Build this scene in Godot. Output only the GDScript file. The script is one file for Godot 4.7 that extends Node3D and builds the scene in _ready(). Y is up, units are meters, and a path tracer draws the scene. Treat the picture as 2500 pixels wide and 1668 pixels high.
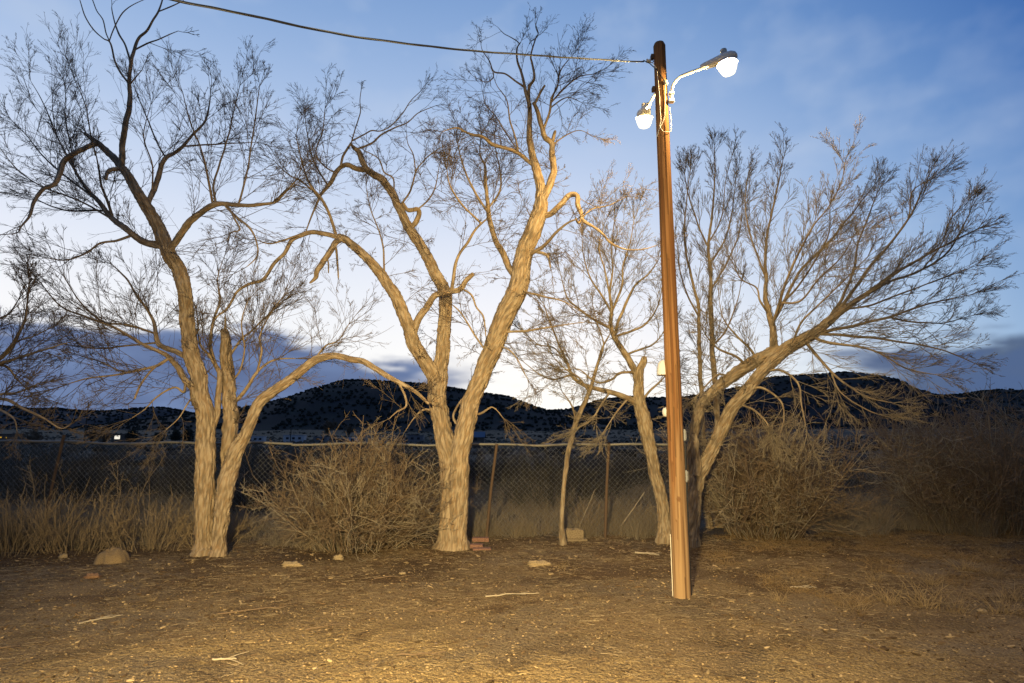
extends Node3D
# A dirt yard at dusk: bare elms along a chain-link fence, a wooden pole with two yard lights, dark hills behind.

const UP := Vector3.UP

class Acc:
	var v := PackedVector3Array()
	var n := PackedVector3Array()
	var c := PackedColorArray()
	var i := PackedInt32Array()

var noise := FastNoiseLite.new()
var ridge := FastNoiseLite.new()
var M := {}
var taken := {}

const TREE_DOUBLE := [
	["trunk", 0.5, [-3.52, -0.02, -7.33, 0.135, -3.54, 0.15, -7.35, 0.115, -3.54, 0.60, -7.27, 0.110, -3.55, 1.04, -7.25, 0.104, -3.58, 1.36, -7.27, 0.102, -3.61, 1.64, -7.24, 0.102, -3.66, 1.81, -7.23, 0.102, -3.72, 2.08, -7.21, 0.092, -3.79, 2.31, -7.18, 0.087, -3.86, 2.54, -7.22, 0.086, -3.91, 2.85, -7.21, 0.084, -3.92, 3.09, -7.14, 0.083, -4.01, 3.30, -7.16, 0.084, -4.11, 3.47, -7.12, 0.084, -4.27, 3.78, -7.16, 0.074, -4.44, 4.09, -7.11, 0.071, -4.59, 4.34, -7.08, 0.058, -4.76, 4.57, -7.08, 0.048]],
	["trunk", 0.5, [-3.32, -0.00, -7.23, 0.084, -3.32, 0.17, -7.25, 0.074, -3.30, 0.45, -7.21, 0.082, -3.29, 0.75, -7.22, 0.095, -3.28, 0.99, -7.29, 0.101, -3.20, 1.21, -7.29, 0.082, -3.12, 1.37, -7.26, 0.069, -3.06, 1.52, -7.24, 0.066, -3.00, 1.68, -7.28, 0.067, -2.86, 1.85, -7.30, 0.062, -2.69, 1.97, -7.29, 0.060, -2.53, 2.10, -7.32, 0.055, -2.38, 2.22, -7.31, 0.050, -2.25, 2.27, -7.30, 0.044, -2.13, 2.29, -7.30, 0.039, -1.96, 2.25, -7.32, 0.037, -1.76, 2.20, -7.33, 0.034, -1.51, 2.06, -7.34, 0.031, -1.35, 1.96, -7.32, 0.029, -1.14, 1.84, -7.34, 0.023, -0.99, 1.71, -7.33, 0.016]],
	["snag", 0.8, [-3.37, 0.78, -7.39, 0.056, -3.39, 1.05, -7.44, 0.073, -3.36, 1.37, -7.40, 0.086, -3.39, 1.61, -7.43, 0.086, -3.42, 1.86, -7.44, 0.074, -3.48, 2.11, -7.49, 0.072, -3.49, 2.34, -7.44, 0.067, -3.52, 2.51, -7.46, 0.059, -3.55, 2.61, -7.49, 0.049]],
	["limb", 0.0, [-3.54, 2.57, -7.48, 0.022, -3.56, 2.71, -7.50, 0.014, -3.56, 2.83, -7.48, 0.004]],
	["limb", 1.0, [-4.72, 4.52, -7.08, 0.043, -4.96, 4.76, -7.13, 0.040, -5.14, 4.92, -7.13, 0.035, -5.35, 5.08, -7.18, 0.019]],
	["limb", 0.3, [-5.14, 4.92, -7.13, 0.035, -5.20, 4.86, -7.09, 0.032, -5.34, 4.72, -7.01, 0.032, -5.44, 4.59, -6.99, 0.032, -5.41, 4.30, -6.90, 0.026, -5.52, 4.20, -6.86, 0.023, -5.58, 4.04, -6.83, 0.020, -5.55, 3.85, -6.76, 0.015, -5.58, 3.68, -6.69, 0.010, -5.60, 3.60, -6.67, 0.007, -5.76, 3.57, -6.63, 0.004]],
	["limb", 0.1, [-4.77, 4.57, -7.09, 0.040, -4.79, 4.85, -7.07, 0.035, -4.75, 5.10, -7.04, 0.032, -4.74, 5.41, -7.05, 0.030, -4.74, 5.64, -7.02, 0.024, -4.72, 5.91, -6.96, 0.022, -4.70, 6.07, -6.97, 0.019, -4.65, 6.24, -6.97, 0.016, -4.54, 6.32, -6.94, 0.014, -4.46, 6.44, -6.91, 0.012, -4.40, 6.55, -6.90, 0.011, -4.37, 6.72, -6.91, 0.008, -4.34, 6.88, -6.89, 0.005]],
	["limb", 0.1, [-4.74, 5.64, -7.02, 0.013, -4.85, 5.79, -6.99, 0.013, -4.92, 5.93, -6.96, 0.012, -4.96, 6.13, -6.91, 0.011, -5.05, 6.19, -6.91, 0.009, -5.17, 6.30, -6.89, 0.009, -5.27, 6.46, -6.85, 0.008, -5.33, 6.65, -6.82, 0.005]],
	["limb", 0.1, [-4.96, 6.13, -6.91, 0.008, -5.08, 6.32, -6.99, 0.008, -5.17, 6.53, -7.03, 0.008, -5.27, 6.67, -7.04, 0.007, -5.41, 6.92, -7.11, 0.006]],
	["limb", 0.1, [-4.98, 6.17, -6.92, 0.008, -4.91, 6.25, -6.86, 0.008, -4.83, 6.42, -6.83, 0.008, -4.74, 6.52, -6.81, 0.007, -4.61, 6.59, -6.79, 0.005, -4.42, 6.60, -6.72, 0.004]],
	["limb", 0.1, [-4.72, 5.91, -6.96, 0.013, -4.85, 6.18, -7.02, 0.011, -4.95, 6.34, -7.03, 0.011, -5.06, 6.54, -7.09, 0.008, -5.17, 6.80, -7.16, 0.006]],
	["limb", 0.2, [-4.70, 6.07, -6.97, 0.011, -4.51, 6.12, -6.91, 0.011, -4.34, 6.12, -6.84, 0.009, -4.19, 6.19, -6.83, 0.007, -4.05, 6.19, -6.77, 0.004]],
	["limb", 0.1, [-4.74, 5.64, -7.02, 0.011, -4.64, 5.71, -6.97, 0.008, -4.54, 5.78, -6.92, 0.005]],
	["limb", 0.1, [-4.40, 6.55, -6.90, 0.008, -4.22, 6.56, -6.83, 0.008, -4.05, 6.62, -6.80, 0.005]],
	["limb", 0.0, [-4.77, 4.57, -7.09, 0.027, -4.85, 4.53, -7.03, 0.026, -4.88, 4.47, -6.99, 0.024, -4.85, 4.37, -6.94, 0.021]],
	["limb", 0.9, [-4.44, 4.09, -7.11, 0.034, -4.41, 4.39, -7.20, 0.032, -4.39, 4.63, -7.23, 0.030, -4.34, 4.78, -7.24, 0.027, -4.29, 4.90, -7.34, 0.022, -4.18, 4.97, -7.31, 0.022, -4.09, 5.15, -7.36, 0.017, -3.97, 5.38, -7.41, 0.014, -3.99, 5.77, -7.51, 0.006]],
	["limb", 0.5, [-4.34, 4.78, -7.24, 0.011, -4.51, 5.05, -7.27, 0.010, -4.69, 5.38, -7.33, 0.008, -4.87, 5.71, -7.40, 0.007, -4.98, 5.93, -7.44, 0.004]],
	["limb", 0.9, [-4.18, 4.97, -7.31, 0.014, -3.92, 5.04, -7.41, 0.011, -3.65, 5.12, -7.52, 0.009, -3.38, 5.18, -7.61, 0.004]],
	["limb", 1.1, [-4.17, 3.59, -7.14, 0.045, -4.55, 3.70, -7.25, 0.043, -4.73, 3.83, -7.25, 0.038, -5.00, 4.04, -7.35, 0.033, -5.27, 4.29, -7.45, 0.028, -5.48, 4.49, -7.49, 0.022, -5.72, 4.79, -7.57, 0.017, -5.87, 5.06, -7.64, 0.009]],
	["limb", 1.2, [-5.00, 4.04, -7.35, 0.019, -5.04, 4.26, -7.27, 0.016, -5.08, 4.40, -7.21, 0.013, -5.08, 4.58, -7.12, 0.011, -5.09, 4.76, -7.05, 0.005]],
	["limb", 1.1, [-4.66, 3.78, -7.25, 0.019, -4.79, 3.68, -7.17, 0.016, -4.94, 3.62, -7.09, 0.013, -5.05, 3.48, -7.03, 0.010, -5.23, 3.37, -6.96, 0.008, -5.35, 3.36, -6.85, 0.004]],
	["limb", 1.2, [-5.11, 4.14, -7.39, 0.014, -5.38, 4.19, -7.50, 0.014, -5.78, 4.24, -7.65, 0.011, -6.08, 4.34, -7.73, 0.009, -6.50, 4.54, -7.89, 0.004]],
	["limb", 1.0, [-4.14, 3.53, -7.13, 0.045, -3.95, 3.75, -7.07, 0.042, -3.84, 3.89, -7.04, 0.042, -3.69, 4.00, -7.01, 0.036, -3.53, 4.06, -6.98, 0.034, -3.38, 4.07, -6.99, 0.029, -3.16, 4.03, -6.92, 0.023, -2.97, 4.03, -6.90, 0.021, -2.81, 4.07, -6.92, 0.015, -2.69, 4.17, -6.89, 0.013, -2.55, 4.28, -6.83, 0.008]],
	["limb", 0.6, [-3.44, 4.07, -6.99, 0.016, -3.28, 3.91, -6.98, 0.016, -3.09, 3.77, -6.89, 0.013, -3.00, 3.62, -6.89, 0.010, -2.95, 3.40, -6.86, 0.010, -3.03, 3.24, -6.79, 0.005]],
	["limb", 0.6, [-3.41, 4.07, -6.99, 0.013, -3.23, 3.84, -6.84, 0.013, -3.12, 3.68, -6.76, 0.010, -3.19, 3.62, -6.70, 0.007, -3.18, 3.50, -6.59, 0.005]],
	["limb", 1.2, [-3.53, 4.06, -6.98, 0.016, -3.61, 4.33, -7.05, 0.013, -3.58, 4.60, -7.08, 0.012, -3.55, 5.02, -7.18, 0.011, -3.53, 5.32, -7.22, 0.008, -3.50, 5.78, -7.28, 0.004]],
	["limb", 1.0, [-3.57, 4.05, -6.99, 0.016, -3.62, 4.43, -6.89, 0.013, -3.70, 4.73, -6.84, 0.010, -3.82, 5.03, -6.77, 0.008, -3.88, 5.33, -6.69, 0.004]],
	["limb", 1.2, [-3.25, 4.05, -6.95, 0.013, -3.18, 4.34, -6.93, 0.013, -3.15, 4.67, -6.94, 0.010, -3.10, 5.09, -6.89, 0.008, -3.05, 5.51, -6.85, 0.004]],
	["limb", 1.3, [-5.48, 4.49, -7.49, 0.014, -5.65, 4.77, -7.43, 0.013, -5.84, 5.15, -7.36, 0.010, -5.99, 5.53, -7.29, 0.007, -6.12, 5.80, -7.19, 0.003]],
	["limb", 1.4, [-5.27, 4.29, -7.45, 0.014, -5.66, 4.57, -7.52, 0.013, -6.15, 4.94, -7.66, 0.010, -6.59, 5.37, -7.79, 0.007, -6.91, 5.66, -7.85, 0.004]],
	["limb", 1.3, [-5.61, 4.71, -7.44, 0.011, -5.79, 5.12, -7.54, 0.010, -5.96, 5.54, -7.62, 0.007, -6.09, 5.99, -7.74, 0.004]],
	["limb", 1.4, [-4.95, 3.99, -7.33, 0.014, -5.35, 4.21, -7.22, 0.012, -5.69, 4.32, -7.08, 0.009, -5.93, 4.49, -6.96, 0.007, -6.07, 4.71, -6.83, 0.003]],
	["limb", 1.0, [-5.09, 4.72, -7.06, 0.011, -5.12, 4.99, -6.96, 0.008, -5.17, 5.30, -6.89, 0.005, -5.24, 5.56, -6.76, 0.003]],
	["limb", 1.2, [-4.42, 4.27, -7.16, 0.011, -4.36, 4.57, -7.02, 0.009, -4.41, 4.90, -6.88, 0.007, -4.29, 5.22, -6.76, 0.003]],
	["limb", 1.4, [-3.66, 1.81, -7.23, 0.041, -3.84, 1.97, -7.21, 0.038, -3.97, 2.15, -7.20, 0.033, -4.04, 2.26, -7.13, 0.028, -4.21, 2.35, -7.11, 0.020, -4.38, 2.43, -7.11, 0.018, -4.68, 2.60, -7.08, 0.015, -4.93, 2.69, -7.01, 0.013, -5.22, 2.81, -6.98, 0.010, -5.42, 3.04, -6.93, 0.005]],
	["limb", 1.3, [-3.76, 2.22, -7.19, 0.033, -4.00, 2.32, -7.24, 0.031, -4.23, 2.42, -7.31, 0.029, -4.31, 2.56, -7.33, 0.026, -4.41, 2.73, -7.41, 0.021, -4.53, 2.91, -7.44, 0.016, -4.68, 3.09, -7.45, 0.014, -4.86, 3.30, -7.51, 0.011, -5.10, 3.50, -7.59, 0.006]],
	["limb", 1.3, [-4.31, 2.56, -7.33, 0.016, -4.64, 2.66, -7.26, 0.013, -4.85, 2.67, -7.16, 0.013, -5.11, 2.89, -7.13, 0.010, -5.29, 3.20, -7.03, 0.005]],
	["limb", 1.3, [-4.02, 2.24, -7.14, 0.020, -4.11, 2.13, -7.05, 0.018, -4.30, 2.07, -6.98, 0.015, -4.51, 2.01, -6.92, 0.012, -4.73, 1.97, -6.83, 0.010, -4.87, 1.90, -6.74, 0.005]],
	["limb", 0.5, [-4.02, 2.24, -7.14, 0.018, -4.09, 2.10, -6.98, 0.015, -4.05, 1.91, -6.71, 0.014, -4.01, 1.73, -6.54, 0.012]],
	["limb", 1.3, [-4.25, 2.45, -7.31, 0.016, -4.54, 2.44, -7.40, 0.013, -4.77, 2.42, -7.40, 0.013, -5.04, 2.40, -7.45, 0.011, -5.42, 2.44, -7.55, 0.008, -5.75, 2.52, -7.61, 0.004]],
	["limb", 1.2, [-4.34, 2.05, -6.97, 0.010, -4.57, 2.09, -7.08, 0.010, -4.84, 2.20, -7.17, 0.009, -5.29, 2.32, -7.37, 0.005]],
	["limb", 1.0, [-3.84, 1.97, -7.21, 0.020, -3.81, 1.84, -7.13, 0.015, -3.91, 1.89, -7.11, 0.013, -4.06, 1.78, -7.04, 0.010, -4.16, 1.63, -6.98, 0.007, -4.25, 1.53, -6.91, 0.004]],
	["limb", 0.7, [-3.63, 1.71, -7.24, 0.015, -3.73, 1.77, -7.18, 0.013, -3.80, 1.54, -7.05, 0.007, -3.87, 1.41, -6.94, 0.004]],
	["limb", 1.5, [-3.54, 1.29, -7.30, 0.020, -3.50, 1.54, -7.31, 0.031, -3.50, 1.80, -7.34, 0.036, -3.52, 2.04, -7.38, 0.034, -3.59, 2.19, -7.39, 0.026, -3.67, 2.31, -7.37, 0.018, -3.79, 2.42, -7.40, 0.013, -3.85, 2.61, -7.40, 0.008]],
	["limb", 1.5, [-3.59, 2.19, -7.39, 0.021, -3.69, 2.40, -7.44, 0.021, -3.73, 2.59, -7.49, 0.019, -3.70, 2.77, -7.49, 0.016, -3.67, 3.02, -7.55, 0.014, -3.78, 3.33, -7.67, 0.008, -3.73, 3.63, -7.69, 0.004]],
	["limb", 1.4, [-3.40, 1.71, -7.44, 0.026, -3.33, 1.79, -7.49, 0.027, -3.26, 1.90, -7.52, 0.024, -3.17, 2.08, -7.54, 0.021, -3.09, 2.20, -7.60, 0.016, -2.97, 2.29, -7.68, 0.014, -2.75, 2.31, -7.74, 0.006]],
	["limb", 1.5, [-3.15, 2.10, -7.55, 0.016, -3.09, 2.36, -7.50, 0.013, -3.08, 2.55, -7.40, 0.011, -2.93, 2.80, -7.31, 0.008, -2.77, 3.01, -7.25, 0.004]],
	["limb", 1.5, [-3.49, 2.25, -7.46, 0.019, -3.37, 2.52, -7.55, 0.016, -3.30, 2.65, -7.66, 0.014, -3.14, 2.86, -7.73, 0.011, -2.99, 3.09, -7.86, 0.006]],
	["limb", 1.5, [-3.45, 1.96, -7.46, 0.016, -3.27, 2.12, -7.35, 0.013, -3.19, 2.37, -7.24, 0.010, -3.16, 2.65, -7.05, 0.008, -3.06, 2.89, -6.96, 0.004]],
	["limb", 1.2, [-2.38, 2.22, -7.31, 0.013, -2.28, 2.42, -7.41, 0.011, -2.13, 2.50, -7.43, 0.008, -2.03, 2.71, -7.51, 0.005]],
	["limb", 0.6, [-1.35, 1.96, -7.32, 0.016, -1.27, 1.81, -7.26, 0.015, -1.24, 1.68, -7.18, 0.013, -1.32, 1.61, -7.06, 0.010, -1.39, 1.53, -7.02, 0.005]],
]
const TREE_FORKED := [
	["trunk", 0.5, [-0.73, -0.03, -7.73, 0.195, -0.73, 0.09, -7.71, 0.168, -0.74, 0.30, -7.72, 0.156, -0.74, 0.70, -7.81, 0.157, -0.75, 1.02, -7.83, 0.169, -0.83, 1.24, -7.79, 0.136, -0.89, 1.48, -7.81, 0.121, -0.94, 1.73, -7.84, 0.116, -0.96, 1.95, -7.87, 0.112, -0.91, 2.34, -7.88, 0.090, -0.89, 2.62, -7.89, 0.088, -0.87, 3.02, -7.92, 0.083, -0.89, 3.22, -7.96, 0.081, -0.98, 3.41, -7.95, 0.075, -1.10, 3.66, -7.97, 0.073, -1.29, 3.96, -7.97, 0.068, -1.42, 4.19, -7.97, 0.062, -1.54, 4.42, -7.98, 0.056, -1.65, 4.64, -8.02, 0.054, -1.77, 4.82, -8.04, 0.051, -1.92, 4.93, -8.06, 0.048, -2.04, 5.04, -8.09, 0.043, -2.14, 5.28, -8.10, 0.037, -2.21, 5.34, -8.08, 0.027, -2.27, 5.41, -8.08, 0.015]],
	["trunk", 0.4, [-0.66, -0.02, -7.67, 0.115, -0.66, 0.30, -7.66, 0.116, -0.65, 0.67, -7.63, 0.119, -0.63, 1.03, -7.57, 0.121, -0.60, 1.29, -7.57, 0.122, -0.56, 1.53, -7.55, 0.117, -0.50, 1.77, -7.56, 0.112, -0.36, 2.11, -7.55, 0.108, -0.27, 2.32, -7.51, 0.113, -0.18, 2.56, -7.51, 0.119, -0.08, 2.84, -7.46, 0.124, 0.02, 3.04, -7.41, 0.129, 0.10, 3.28, -7.41, 0.125, 0.17, 3.64, -7.43, 0.115, 0.29, 3.95, -7.35, 0.103, 0.36, 4.20, -7.34, 0.082, 0.35, 4.43, -7.33, 0.060, 0.30, 4.66, -7.30, 0.052, 0.26, 4.85, -7.30, 0.044, 0.23, 5.06, -7.28, 0.039, 0.21, 5.27, -7.30, 0.033, 0.22, 5.49, -7.24, 0.028, 0.17, 5.69, -7.23, 0.022, 0.12, 5.96, -7.27, 0.017, 0.07, 6.09, -7.22, 0.014, 0.07, 6.26, -7.21, 0.011, 0.11, 6.35, -7.22, 0.006]],
	["limb", 0.5, [-0.95, 1.86, -7.86, 0.095, -1.00, 2.07, -7.82, 0.095, -1.11, 2.26, -7.77, 0.089, -1.25, 2.50, -7.71, 0.086, -1.30, 2.70, -7.64, 0.080, -1.40, 2.91, -7.62, 0.074, -1.49, 3.11, -7.55, 0.071, -1.64, 3.34, -7.52, 0.066, -1.77, 3.49, -7.44, 0.060, -1.93, 3.63, -7.39, 0.054, -2.07, 3.75, -7.39, 0.049, -2.17, 3.78, -7.36, 0.046]],
	["limb", 0.0, [-2.13, 3.77, -7.37, 0.041, -2.19, 3.71, -7.34, 0.038, -2.24, 3.55, -7.27, 0.037, -2.31, 3.43, -7.25, 0.035, -2.37, 3.31, -7.22, 0.032, -2.38, 3.23, -7.22, 0.026, -2.43, 3.15, -7.17, 0.010]],
	["limb", 0.2, [-2.20, 3.68, -7.33, 0.016, -2.17, 3.60, -7.32, 0.016, -2.13, 3.40, -7.25, 0.013, -2.11, 3.23, -7.23, 0.008]],
	["limb", 0.0, [-2.27, 3.50, -7.26, 0.011, -2.25, 3.43, -7.28, 0.011, -2.24, 3.30, -7.26, 0.008]],
	["limb", 0.5, [-2.15, 3.78, -7.36, 0.033, -2.33, 3.82, -7.32, 0.032, -2.50, 3.85, -7.35, 0.033, -2.58, 3.81, -7.30, 0.030, -2.72, 3.74, -7.32, 0.027, -2.78, 3.55, -7.26, 0.024, -2.90, 3.42, -7.26, 0.021, -3.03, 3.22, -7.25, 0.021, -3.16, 3.17, -7.24, 0.018, -3.30, 3.06, -7.21, 0.016, -3.36, 2.95, -7.21, 0.016, -3.43, 2.82, -7.21, 0.013, -3.55, 2.71, -7.20, 0.010, -3.56, 2.51, -7.16, 0.005]],
	["limb", 0.6, [-2.61, 3.80, -7.30, 0.016, -2.69, 3.75, -7.24, 0.013, -2.77, 3.67, -7.15, 0.013, -2.90, 3.61, -7.08, 0.010, -3.02, 3.63, -7.00, 0.005]],
	["limb", 1.5, [-2.19, 3.79, -7.36, 0.022, -2.27, 4.05, -7.35, 0.019, -2.32, 4.18, -7.27, 0.019, -2.40, 4.29, -7.26, 0.016, -2.49, 4.39, -7.23, 0.014, -2.58, 4.57, -7.25, 0.011, -2.63, 4.77, -7.18, 0.008, -2.69, 5.04, -7.16, 0.004]],
	["limb", 1.4, [-2.32, 4.18, -7.27, 0.014, -2.50, 4.38, -7.35, 0.014, -2.68, 4.53, -7.36, 0.011, -2.87, 4.65, -7.43, 0.008, -3.07, 4.85, -7.47, 0.004]],
	["limb", 0.9, [-2.01, 5.01, -8.08, 0.039, -2.16, 5.02, -8.08, 0.036, -2.27, 5.03, -8.00, 0.033, -2.37, 5.03, -8.04, 0.030, -2.42, 4.91, -7.98, 0.030, -2.47, 4.76, -7.93, 0.027, -2.56, 4.65, -7.94, 0.024, -2.62, 4.53, -7.92, 0.018, -2.67, 4.21, -7.81, 0.012, -2.73, 3.96, -7.78, 0.006]],
	["limb", 1.5, [-2.51, 4.71, -7.93, 0.015, -2.65, 4.94, -8.00, 0.014, -2.79, 5.19, -8.06, 0.012, -2.92, 5.59, -8.20, 0.009, -2.98, 5.88, -8.23, 0.005]],
	["limb", 1.5, [-2.42, 4.91, -7.98, 0.012, -2.57, 5.00, -7.94, 0.012, -2.68, 5.17, -7.89, 0.009, -2.56, 5.42, -7.76, 0.009, -2.52, 5.70, -7.68, 0.004]],
	["limb", 0.4, [-2.26, 5.40, -8.08, 0.018, -2.36, 5.19, -8.05, 0.018, -2.36, 5.01, -7.98, 0.018]],
	["limb", 0.3, [-2.26, 5.40, -8.08, 0.009, -2.21, 5.56, -8.05, 0.009, -2.18, 5.77, -8.11, 0.009, -2.14, 5.87, -8.06, 0.008, -2.17, 6.06, -8.11, 0.006, -2.15, 6.20, -8.08, 0.005]],
	["limb", 0.4, [-2.25, 5.43, -8.07, 0.012, -2.08, 5.52, -8.06, 0.012, -1.96, 5.55, -8.00, 0.011, -1.84, 5.56, -8.02, 0.009, -1.69, 5.63, -8.00, 0.009, -1.52, 5.77, -7.92, 0.008, -1.41, 5.94, -7.91, 0.006, -1.28, 6.05, -7.87, 0.005]],
	["limb", 0.4, [-2.18, 5.32, -8.09, 0.015, -1.98, 5.41, -8.10, 0.015, -1.82, 5.51, -8.02, 0.014, -1.65, 5.63, -8.06, 0.012, -1.47, 5.70, -8.05, 0.009, -1.32, 5.82, -8.02, 0.008, -1.12, 5.90, -7.99, 0.005]],
	["limb", 0.4, [-1.63, 4.60, -8.02, 0.012, -1.62, 4.82, -7.95, 0.012, -1.74, 4.89, -7.90, 0.012, -1.82, 5.08, -7.90, 0.009, -2.01, 5.17, -7.82, 0.006]],
	["limb", 0.3, [-1.42, 4.19, -7.97, 0.032, -1.34, 4.15, -7.96, 0.035, -1.27, 4.28, -7.96, 0.035, -1.28, 4.36, -7.91, 0.032, -1.40, 4.34, -7.87, 0.029, -1.47, 4.43, -7.87, 0.023]],
	["limb", 0.6, [-1.54, 4.42, -7.98, 0.015, -1.39, 4.61, -7.90, 0.013, -1.30, 4.85, -7.81, 0.012, -1.21, 4.97, -7.78, 0.009, -1.08, 5.07, -7.72, 0.009, -0.88, 5.18, -7.68, 0.004]],
	["limb", 0.4, [-1.30, 4.85, -7.81, 0.009, -1.33, 5.09, -7.79, 0.009, -1.41, 5.26, -7.81, 0.006, -1.43, 5.40, -7.81, 0.004]],
	["limb", 1.2, [-1.28, 4.36, -7.91, 0.012, -1.12, 4.49, -7.87, 0.012, -1.02, 4.64, -7.78, 0.009, -0.97, 4.88, -7.71, 0.004]],
	["limb", 1.5, [-1.61, 3.29, -7.53, 0.014, -1.66, 3.68, -7.65, 0.013, -1.75, 4.01, -7.76, 0.011, -1.89, 4.34, -7.84, 0.009, -1.99, 4.69, -7.93, 0.004]],
	["limb", 0.4, [-1.27, 2.58, -7.68, 0.047, -1.17, 2.83, -7.63, 0.044, -1.10, 2.96, -7.67, 0.044, -0.97, 3.09, -7.62, 0.042, -0.80, 3.16, -7.62, 0.039, -0.67, 3.18, -7.60, 0.039, -0.59, 3.29, -7.62, 0.033, -0.50, 3.37, -7.58, 0.028]],
	["limb", 0.9, [-0.65, 3.20, -7.61, 0.014, -0.50, 3.08, -7.53, 0.014, -0.44, 2.93, -7.53, 0.012, -0.35, 2.79, -7.46, 0.011, -0.32, 2.55, -7.41, 0.007]],
	["limb", 1.2, [-0.77, 3.17, -7.62, 0.025, -0.72, 3.45, -7.54, 0.022, -0.67, 3.61, -7.52, 0.019, -0.55, 3.75, -7.42, 0.019, -0.46, 3.90, -7.40, 0.016, -0.33, 4.00, -7.32, 0.011]],
	["limb", 0.8, [-0.34, 2.39, -7.43, 0.013, -0.45, 2.55, -7.40, 0.013, -0.61, 2.80, -7.31, 0.011, -0.71, 2.89, -7.23, 0.008]],
	["limb", 1.7, [0.09, 3.23, -7.41, 0.043, -0.04, 3.43, -7.48, 0.041, -0.11, 3.62, -7.53, 0.039, -0.21, 3.81, -7.55, 0.036, -0.28, 4.08, -7.62, 0.034, -0.31, 4.32, -7.64, 0.028, -0.35, 4.66, -7.72, 0.023, -0.36, 4.89, -7.76, 0.018, -0.44, 5.15, -7.87, 0.012, -0.42, 5.44, -7.91, 0.006]],
	["limb", 1.8, [-0.29, 4.18, -7.63, 0.017, -0.45, 4.42, -7.58, 0.017, -0.57, 4.64, -7.54, 0.014, -0.65, 4.84, -7.47, 0.011, -0.70, 5.06, -7.43, 0.006]],
	["limb", 1.8, [-0.31, 4.27, -7.64, 0.014, -0.17, 4.53, -7.71, 0.014, -0.15, 4.80, -7.76, 0.012, -0.21, 5.15, -7.86, 0.009, -0.24, 5.45, -7.94, 0.005]],
	["limb", 1.8, [-0.38, 3.96, -7.35, 0.016, -0.51, 4.06, -7.27, 0.013, -0.61, 4.14, -7.18, 0.013, -0.74, 4.31, -7.05, 0.011, -0.78, 4.49, -6.95, 0.005]],
	["limb", 1.5, [0.29, 4.69, -7.30, 0.030, 0.16, 4.80, -7.29, 0.027, 0.05, 4.86, -7.25, 0.027, -0.11, 4.88, -7.17, 0.024, -0.25, 4.92, -7.14, 0.024, -0.36, 4.96, -7.05, 0.021, -0.47, 4.98, -7.05, 0.019, -0.57, 5.01, -7.03, 0.013, -0.68, 5.04, -6.98, 0.011, -0.84, 4.95, -6.90, 0.004]],
	["limb", 0.6, [0.08, 4.85, -7.26, 0.014, 0.05, 5.03, -7.24, 0.012, -0.02, 5.24, -7.20, 0.011, -0.07, 5.50, -7.13, 0.008, -0.19, 5.68, -7.09, 0.005, -0.25, 5.86, -7.06, 0.003]],
	["limb", 0.8, [0.07, 4.89, -7.25, 0.011, -0.06, 5.13, -7.32, 0.011, -0.20, 5.39, -7.36, 0.008, -0.34, 5.62, -7.44, 0.006, -0.38, 5.78, -7.45, 0.004]],
	["limb", 0.2, [0.16, 5.74, -7.24, 0.014, 0.04, 5.79, -7.18, 0.012, -0.09, 5.86, -7.13, 0.011, -0.23, 5.88, -7.11, 0.011, -0.29, 6.02, -7.10, 0.008, -0.37, 6.12, -7.06, 0.005, -0.39, 6.19, -7.04, 0.003]],
	["limb", 0.2, [-0.23, 5.83, -7.06, 0.007, -0.24, 5.73, -7.03, 0.007, -0.33, 5.69, -7.04, 0.005, -0.47, 5.71, -6.96, 0.003]],
	["limb", 0.3, [0.10, 6.33, -7.22, 0.008, 0.06, 6.39, -7.24, 0.008, -0.04, 6.47, -7.26, 0.006, -0.11, 6.55, -7.31, 0.006, -0.19, 6.65, -7.32, 0.003]],
	["limb", 0.3, [0.22, 5.49, -7.24, 0.022, 0.22, 5.73, -7.23, 0.019, 0.28, 5.82, -7.16, 0.017, 0.26, 6.00, -7.16, 0.014, 0.24, 6.10, -7.12, 0.011, 0.30, 6.30, -7.05, 0.008, 0.33, 6.37, -7.06, 0.007, 0.29, 6.50, -7.04, 0.004]],
	["limb", 0.2, [0.33, 6.37, -7.06, 0.006, 0.30, 6.48, -7.08, 0.006, 0.33, 6.59, -7.06, 0.003]],
	["limb", 0.4, [0.36, 4.20, -7.34, 0.049, 0.42, 4.32, -7.29, 0.046, 0.48, 4.50, -7.30, 0.047, 0.53, 4.66, -7.31, 0.044, 0.50, 4.84, -7.23, 0.041, 0.50, 4.98, -7.25, 0.038, 0.42, 5.04, -7.22, 0.036, 0.38, 5.14, -7.17, 0.033, 0.33, 5.32, -7.15, 0.030, 0.27, 5.47, -7.14, 0.022]],
	["limb", 0.5, [0.50, 4.95, -7.25, 0.027, 0.53, 5.10, -7.25, 0.022, 0.54, 5.12, -7.20, 0.016]],
	["limb", 0.0, [0.28, 5.44, -7.14, 0.019, 0.36, 5.58, -7.08, 0.016, 0.41, 5.64, -7.04, 0.014]],
	["limb", 1.2, [0.39, 5.12, -7.18, 0.019, 0.46, 5.31, -7.12, 0.016, 0.49, 5.47, -7.06, 0.014, 0.56, 5.61, -7.03, 0.011, 0.60, 5.78, -6.94, 0.008, 0.74, 5.94, -6.88, 0.003]],
	["limb", 1.1, [0.49, 5.44, -7.08, 0.011, 0.67, 5.59, -6.98, 0.011, 0.82, 5.65, -6.87, 0.008, 0.97, 5.63, -6.78, 0.004]],
	["limb", 1.1, [0.47, 5.37, -7.10, 0.011, 0.64, 5.57, -7.24, 0.010, 0.75, 5.61, -7.27, 0.008, 0.91, 5.62, -7.40, 0.003]],
	["limb", 0.9, [0.50, 4.95, -7.25, 0.011, 0.68, 5.05, -7.16, 0.008, 0.83, 5.03, -7.02, 0.005, 0.97, 4.92, -6.95, 0.003]],
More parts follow.
